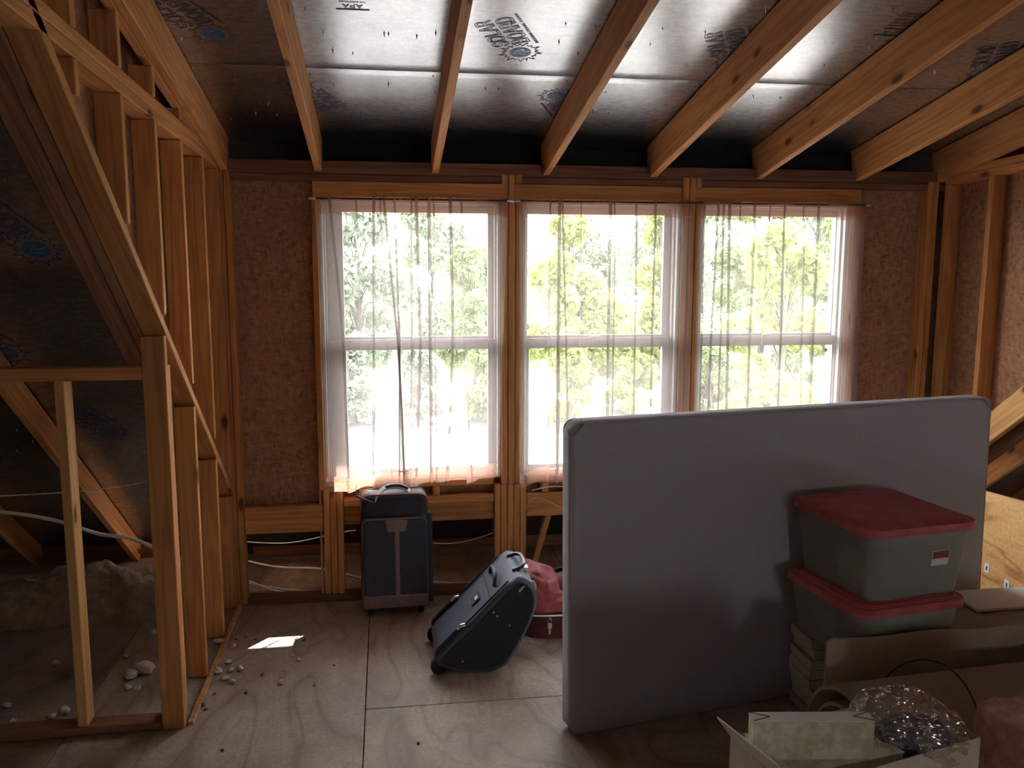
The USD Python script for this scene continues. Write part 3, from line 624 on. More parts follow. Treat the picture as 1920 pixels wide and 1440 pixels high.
# ------------------------------------------------------------------ curtains
def interp_x(rows, z):
    zs = [r[0] for r in rows]; return np.interp(z, zs, [r[1] for r in rows])
def curtain(label, xt0, xt1, xb0, xb1, zb0, zb1, pleats, seed, ycur=4.855, zt=2.285):
    """one sheer panel gathered on a rod; pleats: list of (x at top, x mid, x at bottom, strength)"""
    r = np.random.default_rng(seed)
    t = thing('sheer_curtain', label, 'curtain', 'sheer curtains over the three windows')
    nz = 60
    def sheet_pts(za, zc, nzz, band=0.0):
        """za(s), zc(s): top and bottom heights along s in 0..1"""
        S, Yo, Xo = [], [], []
        base = np.linspace(0, 1, 90)
        cols = [(s, 0.0, 0.0, None) for s in base]
        for k, (a, m, b, st) in enumerate(pleats):
            s0 = (a - xt0) / (xt1 - xt0)
            cols = [c for c in cols if abs(c[0] - s0) > 0.006 or c[3] is not None]
            w = 0.003 + 0.0045 * st
            for dx, dy in ((-1.2, 0.0), (0.4, 0.3), (1.1, 0.8), (0.6, 1.0), (-0.6, 1.0), (-1.0, 0.75), (-0.3, 0.3), (1.2, 0.0)):
                cols.append((s0 + 1e-5 * len(cols), dx * w, -dy * 0.022 * st, k))
        order = {}
        seq = sorted([c for c in cols if c[3] is None], key=lambda c: c[0])
        groups = {}
        for c in cols:
            if c[3] is not None: groups.setdefault(c[3], []).append(c)
        out = []
        ks = sorted(groups, key=lambda k: groups[k][0][0]); i = 0
        for c in seq:
            while i < len(ks) and groups[ks[i]][0][0] < c[0]: out += groups[ks[i]]; i += 1
            out.append(c)
        for k in ks[i:]: out += groups[k]
        n = len(out)
        P = np.zeros((n, nzz, 3))
        ph = r.uniform(0, 6.28, 6)
        for j in range(nzz):
            v = j / (nzz - 1)
            for i2, (s, dx, dy, k) in enumerate(out):
                z1_, z0_ = za(s), zc(s); z = z1_ + (z0_ - z1_) * v
                q = np.clip((zt - z) / (zt - 0.68), 0, 1.1)
                x = (xt0 + s * (xt1 - xt0)) * (1 - q) + (xb0 + s * (xb1 - xb0)) * q
                if k is not None:
                    a, m, b, st = pleats[k]
                    x = np.interp(q, [0, 0.5, 1.0], [a, m, b])
                    amp = 1.0 - 0.25 * q
                else: amp = 0
                # pull neighbours along with the pleats
                else_shift = 0.0
                if k is None:
                    for (a, m, b, st) in pleats:
                        xa = np.interp(q, [0, 0.5, 1.0], [a, m, b]); lin = (xt0 + (a - xt0) / (xt1 - xt0) * (xt1 - xt0))
                        x_nom = (xt0 + (a - xt0)) * (1 - q) + (xb0 + (a - xt0) / (xt1 - xt0) * (xb1 - xb0)) * q
                        wgt = math.exp(-((s - (a - xt0) / (xt1 - xt0)) / 0.035) ** 2)
                        else_shift += (xa - x_nom) * wgt
                y = ycur + 0.006 * math.sin(17 * s + ph[0] + 1.4 * q) + 0.0015 * math.sin(41 * s + ph[1] - q) + 0.008 * q * math.sin(9 * s + ph[2])
                y += 0.0015 * math.sin(140 * s + ph[3]) * (1 - q) ** 6
                P[i2, j] = (x + dx + else_shift, y + dy - band, z)
        return P
    wob = lambda s: 0.010 * math.sin(17 * s + seed) + 0.008 * math.sin(37 * s + 2 * seed)
    zbot = lambda s: zb0 + (zb1 - zb0) * s + wob(s)
    P = sheet_pts(lambda s: zt - 0.085, lambda s: zbot(s) + 0.085, nz)
    part(t, 'panel', grid_surface(P), 'sheer_fabric', True)
    # the gathered folds that run down the cloth, several layers thick; their dimming is painted as darker cloth
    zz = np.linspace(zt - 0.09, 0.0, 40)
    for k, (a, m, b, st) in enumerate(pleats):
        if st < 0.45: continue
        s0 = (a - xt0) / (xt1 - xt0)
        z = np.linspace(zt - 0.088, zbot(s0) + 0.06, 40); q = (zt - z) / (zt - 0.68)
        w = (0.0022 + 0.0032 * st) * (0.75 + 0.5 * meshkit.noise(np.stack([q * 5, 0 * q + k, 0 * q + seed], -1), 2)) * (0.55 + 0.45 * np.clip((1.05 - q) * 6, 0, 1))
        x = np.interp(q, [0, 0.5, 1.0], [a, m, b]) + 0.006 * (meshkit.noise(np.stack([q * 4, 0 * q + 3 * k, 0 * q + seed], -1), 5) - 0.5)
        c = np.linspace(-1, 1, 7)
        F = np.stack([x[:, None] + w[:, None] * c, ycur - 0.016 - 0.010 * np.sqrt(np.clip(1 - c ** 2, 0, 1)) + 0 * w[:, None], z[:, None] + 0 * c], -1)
        part(t, 'fold', grid_surface(F), 'sheer_fold_shade', True)
    P = sheet_pts(lambda s: zt + 0.012 + 0.004 * math.sin(160 * s + seed), lambda s: zt - 0.087 - 0.004 * math.sin(29 * s + seed), 8, 0.002)
    part(t, 'rod_pocket', grid_surface(P), 'sheer_band_dim', True, label='doubled gathered heading of the curtain')
    P = sheet_pts(lambda s: zbot(s) + 0.087, lambda s: zbot(s), 8, 0.002)
    part(t, 'hem', grid_surface(P), 'sheer_hem_lit', True, label='wide doubled hem of the curtain')
    P = sheet_pts(lambda s: zbot(s) + 0.089, lambda s: zbot(s) + 0.084, 2, 0.0035)
    part(t, 'hem_seam', grid_surface(P), 'sheer_band_dim', True)
    return t
W1P = [(-0.055, -0.071, -0.085, 0.9), (-0.021, 0.0, 0.02, 0.3), (-0.001, 0.066, 0.088, 0.8), (0.056, 0.072, 0.06, 0.5), (0.148, 0.142, 0.124, 0.4), (0.174, 0.187, 0.154, 0.9), (0.244, 0.243, 0.241, 1.1), (0.27, 0.272, 0.27, 0.3), (0.361, 0.371, 0.329, 1.0), (0.422, 0.433, 0.476, 0.4), (-0.29, -0.235, -0.225, 0.9), (-0.15, -0.14, -0.15, 0.3)]
W2P = [(0.92, 0.92, 0.92, 0.4), (0.972, 0.974, 0.976, 1.1), (0.99, 1.02, 1.039, 0.6), (1.262, 1.268, 1.272, 1.3), (1.29, 1.298, 1.30, 0.5), (1.418, 1.424, 1.426, 0.6), (1.53, 1.528, 1.53, 0.8), (1.1, 1.1, 1.1, 0.2)]
W3P = [(1.818, 1.826, 1.834, 0.7), (1.901, 1.885, 1.873, 0.8), (1.933, 1.94, 1.946, 0.7), (1.965, 1.985, 2.002, 1.2), (2.04, 2.03, 2.03, 0.2), (2.123, 2.124, 2.125, 0.9), (2.303, 2.315, 2.323, 0.8), (2.428, 2.45, 2.476, 0.5), (2.517, 2.52, 2.523, 1.1), (2.22, 2.2, 2.2, 0.2)]
curtain('sheer curtain over the left window, above the upright suitcase', -0.368, 0.685, -0.354, 0.627, 0.655, 0.705, W1P, 3)
curtain('sheer curtain over the middle window, partly behind the box spring', 0.745, 1.76, 0.751, 1.775, 0.66, 0.665, W2P, 5)
curtain('sheer curtain over the right window above the box spring', 1.79, 2.817, 1.80, 2.851, 0.66, 0.655, W3P, 8, ycur=4.852)
for nm, a, b in (('thin curtain rod along the top of the left window', -0.385, 0.70), ('thin curtain rod along the top of the middle and right windows', 0.73, 2.84)):
    t = thing('curtain_rod', nm, 'curtain rod', 'curtain rods')
    part(t, 'rod', tube(np.linspace([a, 4.853, 2.283], [b, 4.853, 2.283], 4), 0.0055, 10), 'dark_rod', 30)
    for x, d in ((a, 1), (b, -1)):
        part(t, 'end_return', tube(spline([(x - 0.012 * d, YW, 2.283), (x - 0.012 * d, 4.865, 2.283), (x, 4.853, 2.283), (x + 0.02 * d, 4.853, 2.283)], 10), 0.0068, 10), 'white_metal', 30, label='bent white metal end of the rod')

# ------------------------------------------------------------------ left side wall of the dormer
left = thing('wall_left', 'open stud side wall of the dormer, on the left', 'wall', kind='structure')
XO = XL - 0.089
plate_b = lambda y: 2.449 + 0.041 * (4.45 - y); plate_t = lambda y: plate_b(y) + 0.082
under = lambda y: 2.581 - SL * (y - 2.41)          # underside of the slanting members
top_pl = lambda y: under(y) + 0.05                 # top of the slanting plate
cL = math.sqrt(1 + SL * SL)
def slant(parent, x0, x1, ya, yb_, zf, th, mat, name):
    y0, y1 = ya, yb_
    off = th * cL / 2
    return board(parent, name, ((x0 + x1) / 2, y0, zf(y0) + off), ((x0 + x1) / 2, y1, zf(y1) + off), x1 - x0, th, (1, 0, 0), mat)
slant(left, XO, XL, 1.4, 5.02, under, 0.038, 'pine', 'slanting_plate')
slant(left, XO - 0.042, XO - 0.003, 1.4, 5.02, under, 0.135, 'pine_dark', 'roof_rafter')
slant(left, XO - 0.083, XO - 0.045, 1.4, 5.02, lambda y: under(y) + 0.004, 0.13, 'pine_dark', 'roof_rafter')
slant(left, XO - 0.124, XO - 0.086, 1.4, 5.02, lambda y: under(y) + 0.02, 0.12, 'pine_dark', 'roof_rafter')
p0, p1 = 1.9, 4.88
for dz in (0.0, 0.042):
    board(left, 'top_plate', ((XL + XO) / 2, p0, plate_b(p0) + dz + 0.02), ((XL + XO) / 2, p1, plate_b(p1) + dz + 0.02), 0.089, 0.04, (1, 0, 0), 'pine')
for y in (2.715, 3.155, 3.585, 4.017, 4.457, 4.845):
    lo = under(y) + 0.052 + 0.02
    vboard(left, XO, XL, y, y + 0.038, lo, plate_b(y + 0.038) - 0.001)
    rb = ZR0 + S1 * (YW - y)
    if rb - plate_t(y) > 0.02: vboard(left, XO, XL, y, y + 0.038, plate_t(y) + 0.003, rb)
for y, z0 in ((4.017, 0.0), (4.457, 0.0), (4.84, 0.0)):
    vboard(left, XO, XL, y, y + 0.038, z0, min(under(y + 0.038) - 0.002, 2.3))
part(left, 'floor_lath', box_at(XL + 0.006, XL + 0.03, 3.58, 4.87, 0.0, 0.016), 'pine_clean')
def osb_side(parent, x, sgn):
    ys = [1.86, 4.975]; P = [(1.86, ZC(1.86) + 0.006), (4.975, ZC(4.975) + 0.006), (4.975, under(4.975) + 0.18), (1.9, under(1.9) + 0.18)]
    pg = sg.Polygon(P); m = trimesh.creation.extrude_polygon(pg, 0.012, engine='earcut'); v = m.vertices
    W = np.stack([x + sgn * v[:, 2], v[:, 0], v[:, 1]], 1); q = trimesh.Trimesh(W, m.faces, process=False); q.fix_normals()
    part(parent, 'sheathing_panel', q, 'strand_board')
osb_side(left, XO - 0.001, -1)
# knee wall that meets it, nearer the camera
knee = thing('wall_knee', 'low knee wall of studs in front of the left eave', 'wall', kind='structure')
YK = 3.555
vboard(knee, XO, XL, YK, YK + 0.038, 0.001, under(YK + 0.038) - 0.002)
board(knee, 'stud', ((XO + XL) / 2, YK + 0.06, 0.04), ((XO + XL) / 2, YK + 0.06, 1.53), 0.04, 0.086, (0, 1, 0))
hboard(knee, -3.6, XO - 0.002, YK, YK + 0.089, 1.478, 1.53, 'plate')
hboard(knee, -3.6, XO - 0.002, YK - 0.005, YK + 0.084, 0.0, 0.038, 'plate', 'pine_darker')
for x in (-1.268, -1.70, -2.13): board(knee, 'stud', (x, YK + 0.045, 0.038), (x, YK + 0.045, 1.50), 0.089, 0.038, (0, 1, 0), 'pine_clean')
#board(knee, 'brace', (-1.76, 4.25, 1.40), (-1.30, 4.25, 0.45), 0.05, 0.24, (0, 1, 0), 'pine_darker')

# ------------------------------------------------------------------ right side wall of the dormer
right = thing('wall_right', 'stud and strand board side wall of the dormer, on the right', 'wall', kind='structure')
XRO = XR + 0.089
underR = lambda y: 2.45 - SL * (y - 2.41)
for dz in (0.0, 0.042):
    board(right, 'top_plate', ((XR + XRO) / 2, 1.9, plate_b(1.9) + dz), ((XR + XRO) / 2, 4.88, plate_b(4.88) + dz), 0.089, 0.04, (1, 0, 0), 'pine')
for y in (2.72, 3.155, 3.585, 4.02, 4.457, 4.84):
    vboard(right, XR, XRO, y, y + 0.04, underR(y) + 0.205, plate_b(y) - 0.022)
    rb = ZR0 + S1 * (YW - y)
    if rb - plate_t(y) > 0.02: vboard(right, XR, XRO, y, y + 0.038, plate_t(y) - 0.016, rb)
slant(right, XR - 0.002, XR + 0.036, 1.4, 4.97, underR, 0.14, 'pine_clean', 'roof_rafter')
slant(right, XR + 0.038, XR + 0.087, 1.4, 4.97, lambda y: underR(y) + 0.035, 0.115, 'pine', 'roof_rafter')
slant(right, XR + 0.09, XR + 0.128, 1.4, 4.97, lambda y: underR(y) - 0.05, 0.115, 'pine_darker', 'roof_rafter')
pg = sg.Polygon([(1.9, ZC(1.9) + 0.006), (4.975, ZC(4.975) + 0.006), (4.975, underR(4.975) + 0.18), (1.9, underR(1.9) + 0.18)])
m = trimesh.creation.extrude_polygon(pg, 0.012, engine='earcut'); v = m.vertices
q = trimesh.Trimesh(np.stack([XRO + 0.001 + v[:, 2], v[:, 0], v[:, 1]], 1), m.faces, process=False); q.fix_normals()
part(right, 'sheathing_panel', q, 'strand_board')
# gable ends and the wall behind the camera
gl_ = thing('wall_gable', 'far gable walls and the wall behind the viewer with an added fill-light opening', 'wall', kind='structure')
part(gl_, 'sheathing_panel', box_at(-4.95, -4.9, -3.3, 6.0, 0.0, 5.6), 'strand_board')
for a in ((5.4, 5.45, -3.3, 1.35, 0, 5.6), (5.4, 5.45, 1.35, 6.0, 0, 5.6)): part(gl_, 'sheathing_panel', box_at(*a), 'strand_board')
for a in ((-4.95, 1.9, 0.0, 5.6), (2.6, 5.45, 0.0, 5.6), (1.9, 2.6, 0.0, 1.0), (1.9, 2.6, 1.6, 5.6)): part(gl_, 'sheathing_panel', box_at(a[0], a[1], -3.3, -3.22, a[2], a[3]), 'strand_board')  # rear wall, with an opening added for cool fill light
part(gl_, 'pane', box_at(1.9, 2.6, -3.27, -3.265, 1.0, 1.6, 0.0005), 'pane')  # pane of the added fill-light opening, out of view

# ------------------------------------------------------------------ cables
def cable(pts, label, r=0.0055, group='cables in the eave'):
    solo('cable', tube(spline(pts, 40), r, 7), 'cable_white', label, 'cable', None, smooth=True)
cable([(-0.95, 5.06, 0.33), (-0.822, 5.05, 0.32), (-0.595, 5.05, 0.304), (-0.394, 5.05, 0.334), (-0.2, 5.06, 0.36)], 'thin white cable, uppermost in the opening left of the suitcase', 0.0035)
cable([(-0.95, 5.05, 0.24), (-0.827, 5.05, 0.204), (-0.661, 5.05, 0.16), (-0.4, 5.05, 0.134), (-0.191, 5.05, 0.07), (0.05, 5.06, 0.05)], 'thick white cable, middle one in the opening left of the suitcase', 0.006)
cable([(-0.95, 5.04, 0.13), (-0.831, 5.03, 0.093), (-0.7, 5.0, 0.045), (-0.56, 5.0, 0.012), (-0.3, 5.02, 0.008)], 'white cable drooping to the floor left of the suitcase', 0.006)
cable([(-0.95, 5.06, 0.10), (-0.84, 5.05, 0.07), (-0.68, 5.03, 0.04), (-0.5, 5.04, 0.008), (-0.3, 5.06, 0.008)], 'second white cable lying beside the drooping one', 0.005)
cable([(0.1, 5.05, 0.30), (0.283, 5.05, 0.261), (0.43, 5.05, 0.262), (0.614, 5.05, 0.309), (0.75, 5.05, 0.34)], 'thin white cable between the upright suitcase and the stud stack', 0.003)
cable([(0.16, 5.03, 0.04), (0.283, 5.03, 0.025), (0.427, 5.03, 0.011), (0.6, 5.04, 0.03), (0.75, 5.05, 0.05), (0.839, 5.05, 0.012), (1.041, 5.03, 0.008), (1.4, 5.03, 0.008)], 'white cable on the floor behind the tilted suitcase', 0.006)
cable([(0.84, YW + 0.03, 0.606), (0.90, YW - 0.01, 0.63), (0.99, YW + 0.03, 0.625), (1.08, YW + 0.03, 0.608)], 'loop of white cable on the ledge under the middle window', 0.004)
cable([(0.80, YW - 0.004, 0.50), (0.86, YW - 0.004, 0.572), (0.95, YW - 0.004, 0.535), (1.06, YW - 0.004, 0.49)], 'thin wire hanging across the board under the middle window', 0.002)
cable([(-2.1, 3.98, 1.40), (-1.665, 4.0, 1.419), (-1.501, 4.0, 1.435), (-1.30, 4.02, 1.47)], 'thin cable just under the knee wall top plate', 0.0025)
cable([(-2.1, 4.0, 0.91), (-1.702, 4.0, 0.915), (-1.391, 4.0, 0.923), (-1.071, 4.0, 0.961), (-0.97, 4.0, 0.985)], 'thin cable strung across the left eave at half height', 0.003)
cable([(-2.1, 4.0, 0.86), (-1.708, 4.0, 0.842), (-1.379, 4.0, 0.755), (-1.302, 4.0, 0.724), (-1.18, 4.0, 0.70), (-1.065, 4.0, 0.646), (-0.97, 4.02, 0.58)], 'thick pale cable bundle sagging across the left eave', 0.0085)

# ------------------------------------------------------------------ box spring standing on its side
def box_spring():
    a = np.array([0.72, 3.262, 0.0]); ang = math.atan2(0.39, 2.09)
    t = thing('box_spring', 'large grey box spring standing on its long edge in front of the windows', 'box spring', loc=tuple(a), rotz=math.degrees(ang))
    L, Hh, T, lean = 2.17, 1.318, 0.10, 0.028
    n, m_ = 120, 80
    r = 0.048
    def outline(inset):
        pts = []
        rr = r
        for cx, cz, a0 in ((L - rr, rr, -90), (L - rr, Hh - rr, 0), (rr, Hh - rr, 90), (rr, rr, 180)):
            for k in range(9):
                th = math.radians(a0 + 90 * k / 8); pts.append((cx + (rr - inset) * math.cos(th), cz + (rr - inset) * math.sin(th)))
        return np.array(pts)
    secs = [(0.012, 0.024), (0.003, 0.011), (0.0, 0.0)]
    prof = [(0.0, 0.022), (0.004, 0.010), (0.014, 0.002), (0.03, 0.0), (T - 0.03, 0.0), (T - 0.014, 0.002), (T - 0.004, 0.010), (T, 0.022)]
    rings = []
    for y, ins in prof:
        o = outline(ins)
        o = sg.Polygon(o).exterior
        q = np.array([o.interpolate(f, normalized=True).coords[0] for f in np.linspace(0, 1, 200, endpoint=False)])
        w = 0.004 * (meshkit.fbm(np.stack([q[:, 0] * 5, q[:, 1] * 5, np.full(200, y * 9)], -1), 3, 2) - 0.5)
        rings.append(np.stack([q[:, 0], y + lean * q[:, 1] / Hh + w, np.maximum(q[:, 1], 0.0)], 1))
    N = 200; V = np.vstack(rings); f = []
    for i in range(len(rings) - 1):
        for j in range(N):
            k = (j + 1) % N; f += [[i * N + j, i * N + k, (i + 1) * N + k], [i * N + j, (i + 1) * N + k, (i + 1) * N + j]]
    body = trimesh.Trimesh(V, np.array(f), process=False)
    faces = []
    for ring, flip in ((rings[0], False), (rings[-1], True)):
        pg = sg.Polygon(ring[:, [0, 2]])
        tri_v, tri_f = trimesh.creation.triangulate_polygon(pg, engine='earcut')
        from scipy.spatial import cKDTree
        idx = cKDTree(ring[:, [0, 2]]).query(tri_v)[1]
        v3 = ring[idx]; faces.append(trimesh.Trimesh(v3, tri_f, process=False))
    m = trimesh.util.concatenate([body] + faces); m.merge_vertices(); m.fix_normals()
    part(t, 'cover', m, 'ticking', 40)
    # piping round the front and back edges
    for y in (0.010, T - 0.010):
        o = outline(0.006); o = np.vstack([o, o[:1]])
        part(t, 'piping', tube(np.stack([o[:, 0], y + lean * o[:, 1] / Hh - (0.004 if y < 0.1 else -0.004), np.maximum(o[:, 1], 0.005)], 1), 0.0045, 6), 'ticking', True)
    # stapled corner folds of the cover
    for x0, s in ((0.03, 1), (L - 0.03, -1)):
        c = np.array([[x0 - 0.02 * s, 0.0, Hh - 0.06], [x0 + 0.025 * s, 0.0, Hh - 0.018], [x0 + 0.035 * s, 0.04, Hh - 0.001], [x0 - 0.029 * s, 0.04, Hh - 0.042]])
        c[:, 1] += lean * c[:, 2] / Hh
        P = np.stack([np.linspace(c[0], c[1], 6), np.linspace(c[3], c[2], 6)], 1)
        part(t, 'corner_fold', grid_surface(P + [0, -0.004, 0.004], -0.003), 'ticking', True)
box_spring()

# ------------------------------------------------------------------ upright suitcase
def suitcase_upright():
    t = thing('suitcase', 'upright dark wheeled suitcase with tan leather trim under the left window', 'suitcase', loc=(0.028, 4.60, 0.0), rotz=1.5)
    W, D, Hh = 0.372, 0.205, 0.627
    z0 = 0.048
    lean = 0.05
    sh = lambda q: trimesh.Trimesh(np.asarray(q.vertices) + np.stack([0 * q.vertices[:, 2], 0.06 * (q.vertices[:, 2] - 0.07), 0 * q.vertices[:, 2]], 1), q.faces, process=False)
    body = to_tri(rbox(W, D - 0.05, Hh, 0.045, 20)); body.apply_translation([0, D / 2 + 0.02, z0 + Hh / 2])
    part(t, 'body', sh(body), 'navy_dark', 40)
    pocket = to_tri(rbox(W - 0.012, 0.06, 0.50, 0.028, 16)); pocket.apply_translation([0, 0.03, z0 + 0.256])
    part(t, 'front_pocket', sh(pocket), 'charcoal_weave', 40)
    def rounded_loop(w, h, r, y, zc, n=6):
        p = []
        for cx, cz, a0 in ((w / 2 - r, h / 2 - r, 0), (-w / 2 + r, h / 2 - r, 90), (-w / 2 + r, -h / 2 + r, 180), (w / 2 - r, -h / 2 + r, 270)):
            for k in range(n + 1):
                a = math.radians(a0 + 90 * k / n); p.append((cx + r * math.cos(a), y, zc + cz + r * math.sin(a)))
        return np.array(p + p[:1])
    part(t, 'pocket_piping', sh(tube(rounded_loop(W - 0.02, 0.492, 0.035, 0.004, z0 + 0.256), 0.0045, 6)), 'tan_leather', True)
    part(t, 'front_piping', sh(tube(rounded_loop(W - 0.004, Hh - 0.008, 0.05, 0.052, z0 + Hh / 2), 0.005, 6)), 'red_piping', True)
    part(t, 'back_piping', sh(tube(rounded_loop(W - 0.004, Hh - 0.008, 0.05, 0.185, z0 + Hh / 2), 0.005, 6)), 'tan_leather', True)
    tr = sg.Polygon([(-0.062, 0.0), (0.062, 0.0), (0.048, -0.066), (-0.048, -0.066)]).buffer(-0.008).buffer(0.008)
    m = trimesh.creation.extrude_polygon(tr, 0.004, engine='earcut'); v = m.vertices
    m = trimesh.Trimesh(np.stack([v[:, 0] + 0.01, -0.004 + v[:, 2], v[:, 1] + z0 + 0.497], 1), m.faces, process=False); m.fix_normals()
    part(t, 'leather_patch', sh(m), 'tan_leather')
    part(t, 'leather_strip', sh(box_at(0.0, 0.024, -0.004, 0.001, z0 + 0.065, z0 + 0.433, 0.001)), 'tan_leather')
    b = to_tri(rbox(W - 0.014, 0.03, 0.078, 0.012, 12)); b.apply_translation([0, 0.012, z0 + 0.042])
    part(t, 'bottom_band', sh(b), 'tan_leather', 40)
    # top handle of wrapped strap
    hz = z0 + Hh
    P = spline([(-0.105, 0.05, hz - 0.03), (-0.07, 0.075, hz + 0.018), (-0.01, 0.10, hz + 0.034), (0.06, 0.105, hz + 0.022), (0.095, 0.105, hz - 0.004)], 24)
    wv = np.array([0, 0.017, 0.008]); th = np.array([0, -0.003, 0.007])
    part(t, 'handle', sh(grid_surface(np.stack([P - wv, P + wv], 1), 0.006)), 'grey_strap', 40)
    part(t, 'handle_wrap', sh(tube(P[9:22] + [0, 0, 0.0], 0.0105, 10)), 'black_plastic', True)
    part(t, 'zipper_pull', sh(cat([box_at(W / 2 - 0.002, W / 2 + 0.012, 0.028, 0.034, hz - 0.125, hz - 0.095), box_at(W / 2 + 0.002, W / 2 + 0.016, 0.03, 0.033, hz - 0.145, hz - 0.12)])), 'steel')
    tg = box_at(-0.05, 0.05, -0.024, 0.024, -0.002, 0.002, 0.001); tg.apply_transform(trimesh.transformations.rotation_matrix(0.5, [0, 1, 0])); tg.apply_transform(trimesh.transformations.rotation_matrix(-0.35, [1, 0, 0])); tg.apply_transform(trimesh.transformations.rotation_matrix(0.35, [0, 0, 1])); tg.apply_translation([-0.165, 0.045, hz - 0.02])
    part(t, 'luggage_tag', sh(tg), 'tag_mauve', label='mauve luggage tag hanging from the handle')
    part(t, 'tag_cord', sh(tube(spline([(-0.13, 0.05, hz - 0.005), (-0.15, 0.06, hz + 0.02), (-0.19, 0.07, hz + 0.005), (-0.2, 0.06, hz + 0.06)], 14), 0.0015, 5)), 'grey_strap', True)
    st = cbox(0.03, 0.012, 0.50, 0.003); st.apply_translation([W / 2 + 0.006, 0.03, z0 + 0.27]); part(t, 'side_strap', sh(st), 'charcoal_weave')
    for x in (-0.14, 0.14):
        w = trimesh.creation.cylinder(0.034, 0.024, sections=24); w.apply_transform(trimesh.transformations.rotation_matrix(math.pi / 2, [0, 1, 0])); w.apply_translation([x, 0.15, 0.034])
        part(t, 'wheel', w, 'black_plastic', 30)
        part(t, 'foot', cbox(0.03, 0.03, 0.088, 0.004).apply_translation([x, 0.06, 0.044]), 'black_plastic')
suitcase_upright()

# ------------------------------------------------------------------ tilted suitcase leaning to the right on the duffel
def suitcase_tilted():
    t = thing('suitcase', 'navy wheeled suitcase tipped over on its edge against a red duffel bag', 'suitcase')
    y0, y1 = 3.87, 4.29
    W0 = np.array([0.205, 0.085]); T0 = np.array([0.572, 0.452])
    pr = smooth_poly([W0, W0 + 0.5 * (T0 - W0), T0 - [0.012, 0.012], (0.615, 0.464), (0.672, 0.425), (0.690, 0.345), (0.668, 0.25), (0.61, 0.13), (0.545, 0.035), (0.475, 0.004), (0.38, 0.004), (0.29, 0.015)], 6)
    part(t, 'body', extrude_y(pr, y0, y1, 0.028, 4), 'navy_canvas', 40)
    a = (T0 - W0) / np.linalg.norm(T0 - W0); nrm = np.array([-a[1], a[0]])    # along the back, and out of it
    def P3(s, h, y): q = W0 + a * s + nrm * h; return np.array([q[0], y, q[1]])
    Ls = np.linalg.norm(T0 - W0)
    # near side panel, nearly black
    side = sg.Polygon(pr).buffer(-0.022)
    m = trimesh.creation.extrude_polygon(side, 0.004, engine='earcut'); v = m.vertices
    m = trimesh.Trimesh(np.stack([v[:, 0], y0 - 0.003 + v[:, 2], v[:, 1]], 1), m.faces, process=False); m.fix_normals()
    part(t, 'side_panel', m, 'black_cloth', label='nearly black side panel')
    for y in (y0 + 0.028, y1 - 0.028):
        part(t, 'piping', tube(np.array([P3(s, 0.008, y) for s in np.linspace(0.02, Ls - 0.02, 12)]), 0.005, 6), 'navy_dark', True)
    # skid rails, wheels
    for y in (y0 + 0.03, y1 - 0.035):
        part(t, 'skid_rail', tube(np.array([P3(0.01, 0.004, y), P3(0.03, 0.016, y), P3(0.15, 0.018, y), P3(0.185, 0.016, y), P3(0.205, 0.004, y)]), 0.009, 8), 'black_plastic', True)
        part(t, 'rail_cap', tube(np.array([P3(0.165, 0.018, y), P3(0.19, 0.018, y), P3(0.207, 0.006, y)]), 0.0105, 8), 'steel', True)
        w = trimesh.creation.cylinder(0.036, 0.03, sections=24); w.apply_transform(trimesh.transformations.rotation_matrix(math.pi / 2, [1, 0, 0])); w.apply_translation([W0[0] + 0.012, y, W0[1] - 0.045])
        part(t, 'wheel', w, 'black_plastic', 30)
    # address window and logo plate on the back, carry handle, pull handle at the top
    ym = (y0 + y1) / 2
    def plate(s0, s1, ya, yb, h):
        P = np.array([[P3(s0, h, ya), P3(s0, h, yb)], [P3(s1, h, ya), P3(s1, h, yb)]]); return grid_surface(P, 0.003)
    part(t, 'address_window', plate(0.27, 0.325, ym - 0.06, ym + 0.03, 0.008), 'navy_dark')
    part(t, 'address_card', plate(0.295, 0.315, ym - 0.045, ym - 0.005, 0.0095), 'cable_white')
    part(t, 'seam_band', plate(0.375, 0.382, y0 + 0.03, y1 - 0.03, 0.006), 'navy_dark')
    loop = spline([P3(0.42, 0.006, ym - 0.09), P3(0.45, 0.03, ym - 0.07), P3(0.46, 0.035, ym), P3(0.45, 0.03, ym + 0.07), P3(0.42, 0.006, ym + 0.09)], 20)
    part(t, 'carry_handle', tube(loop, 0.009, 8), 'navy_dark', True)
    q = np.array([[0.60, 0.468], [0.648, 0.452], [0.69, 0.39]])
    top = spline([(0.585, ym - 0.10, 0.462), (0.635, ym - 0.09, 0.482), (0.65, ym, 0.488), (0.635, ym + 0.09, 0.482), (0.585, ym + 0.10, 0.462)], 20)
    part(t, 'top_handle', tube(top, 0.010, 8), 'black_plastic', True)
    part(t, 'handle_buckle', cat([box_at(0.645, 0.668, ym - 0.075, ym - 0.03, 0.448, 0.466)]), 'steel')
    part(t, 'side_strap', tube(spline([(0.60, y0 - 0.004, 0.40), (0.65, y0 + 0.02, 0.435), (0.690, y0 + 0.09, 0.40), (0.70, y0 + 0.16, 0.33)], 16), 0.007, 6), 'grey_strap', True)
    for x, z in ((0.478, 0.305), (0.497, 0.285), (0.555, 0.235), (0.33, 0.07)):
        s = trimesh.creation.icosphere(2, 0.006); s.apply_translation([x, y0 - 0.004, z]); part(t, 'stud', s, 'steel', True)
suitcase_tilted()

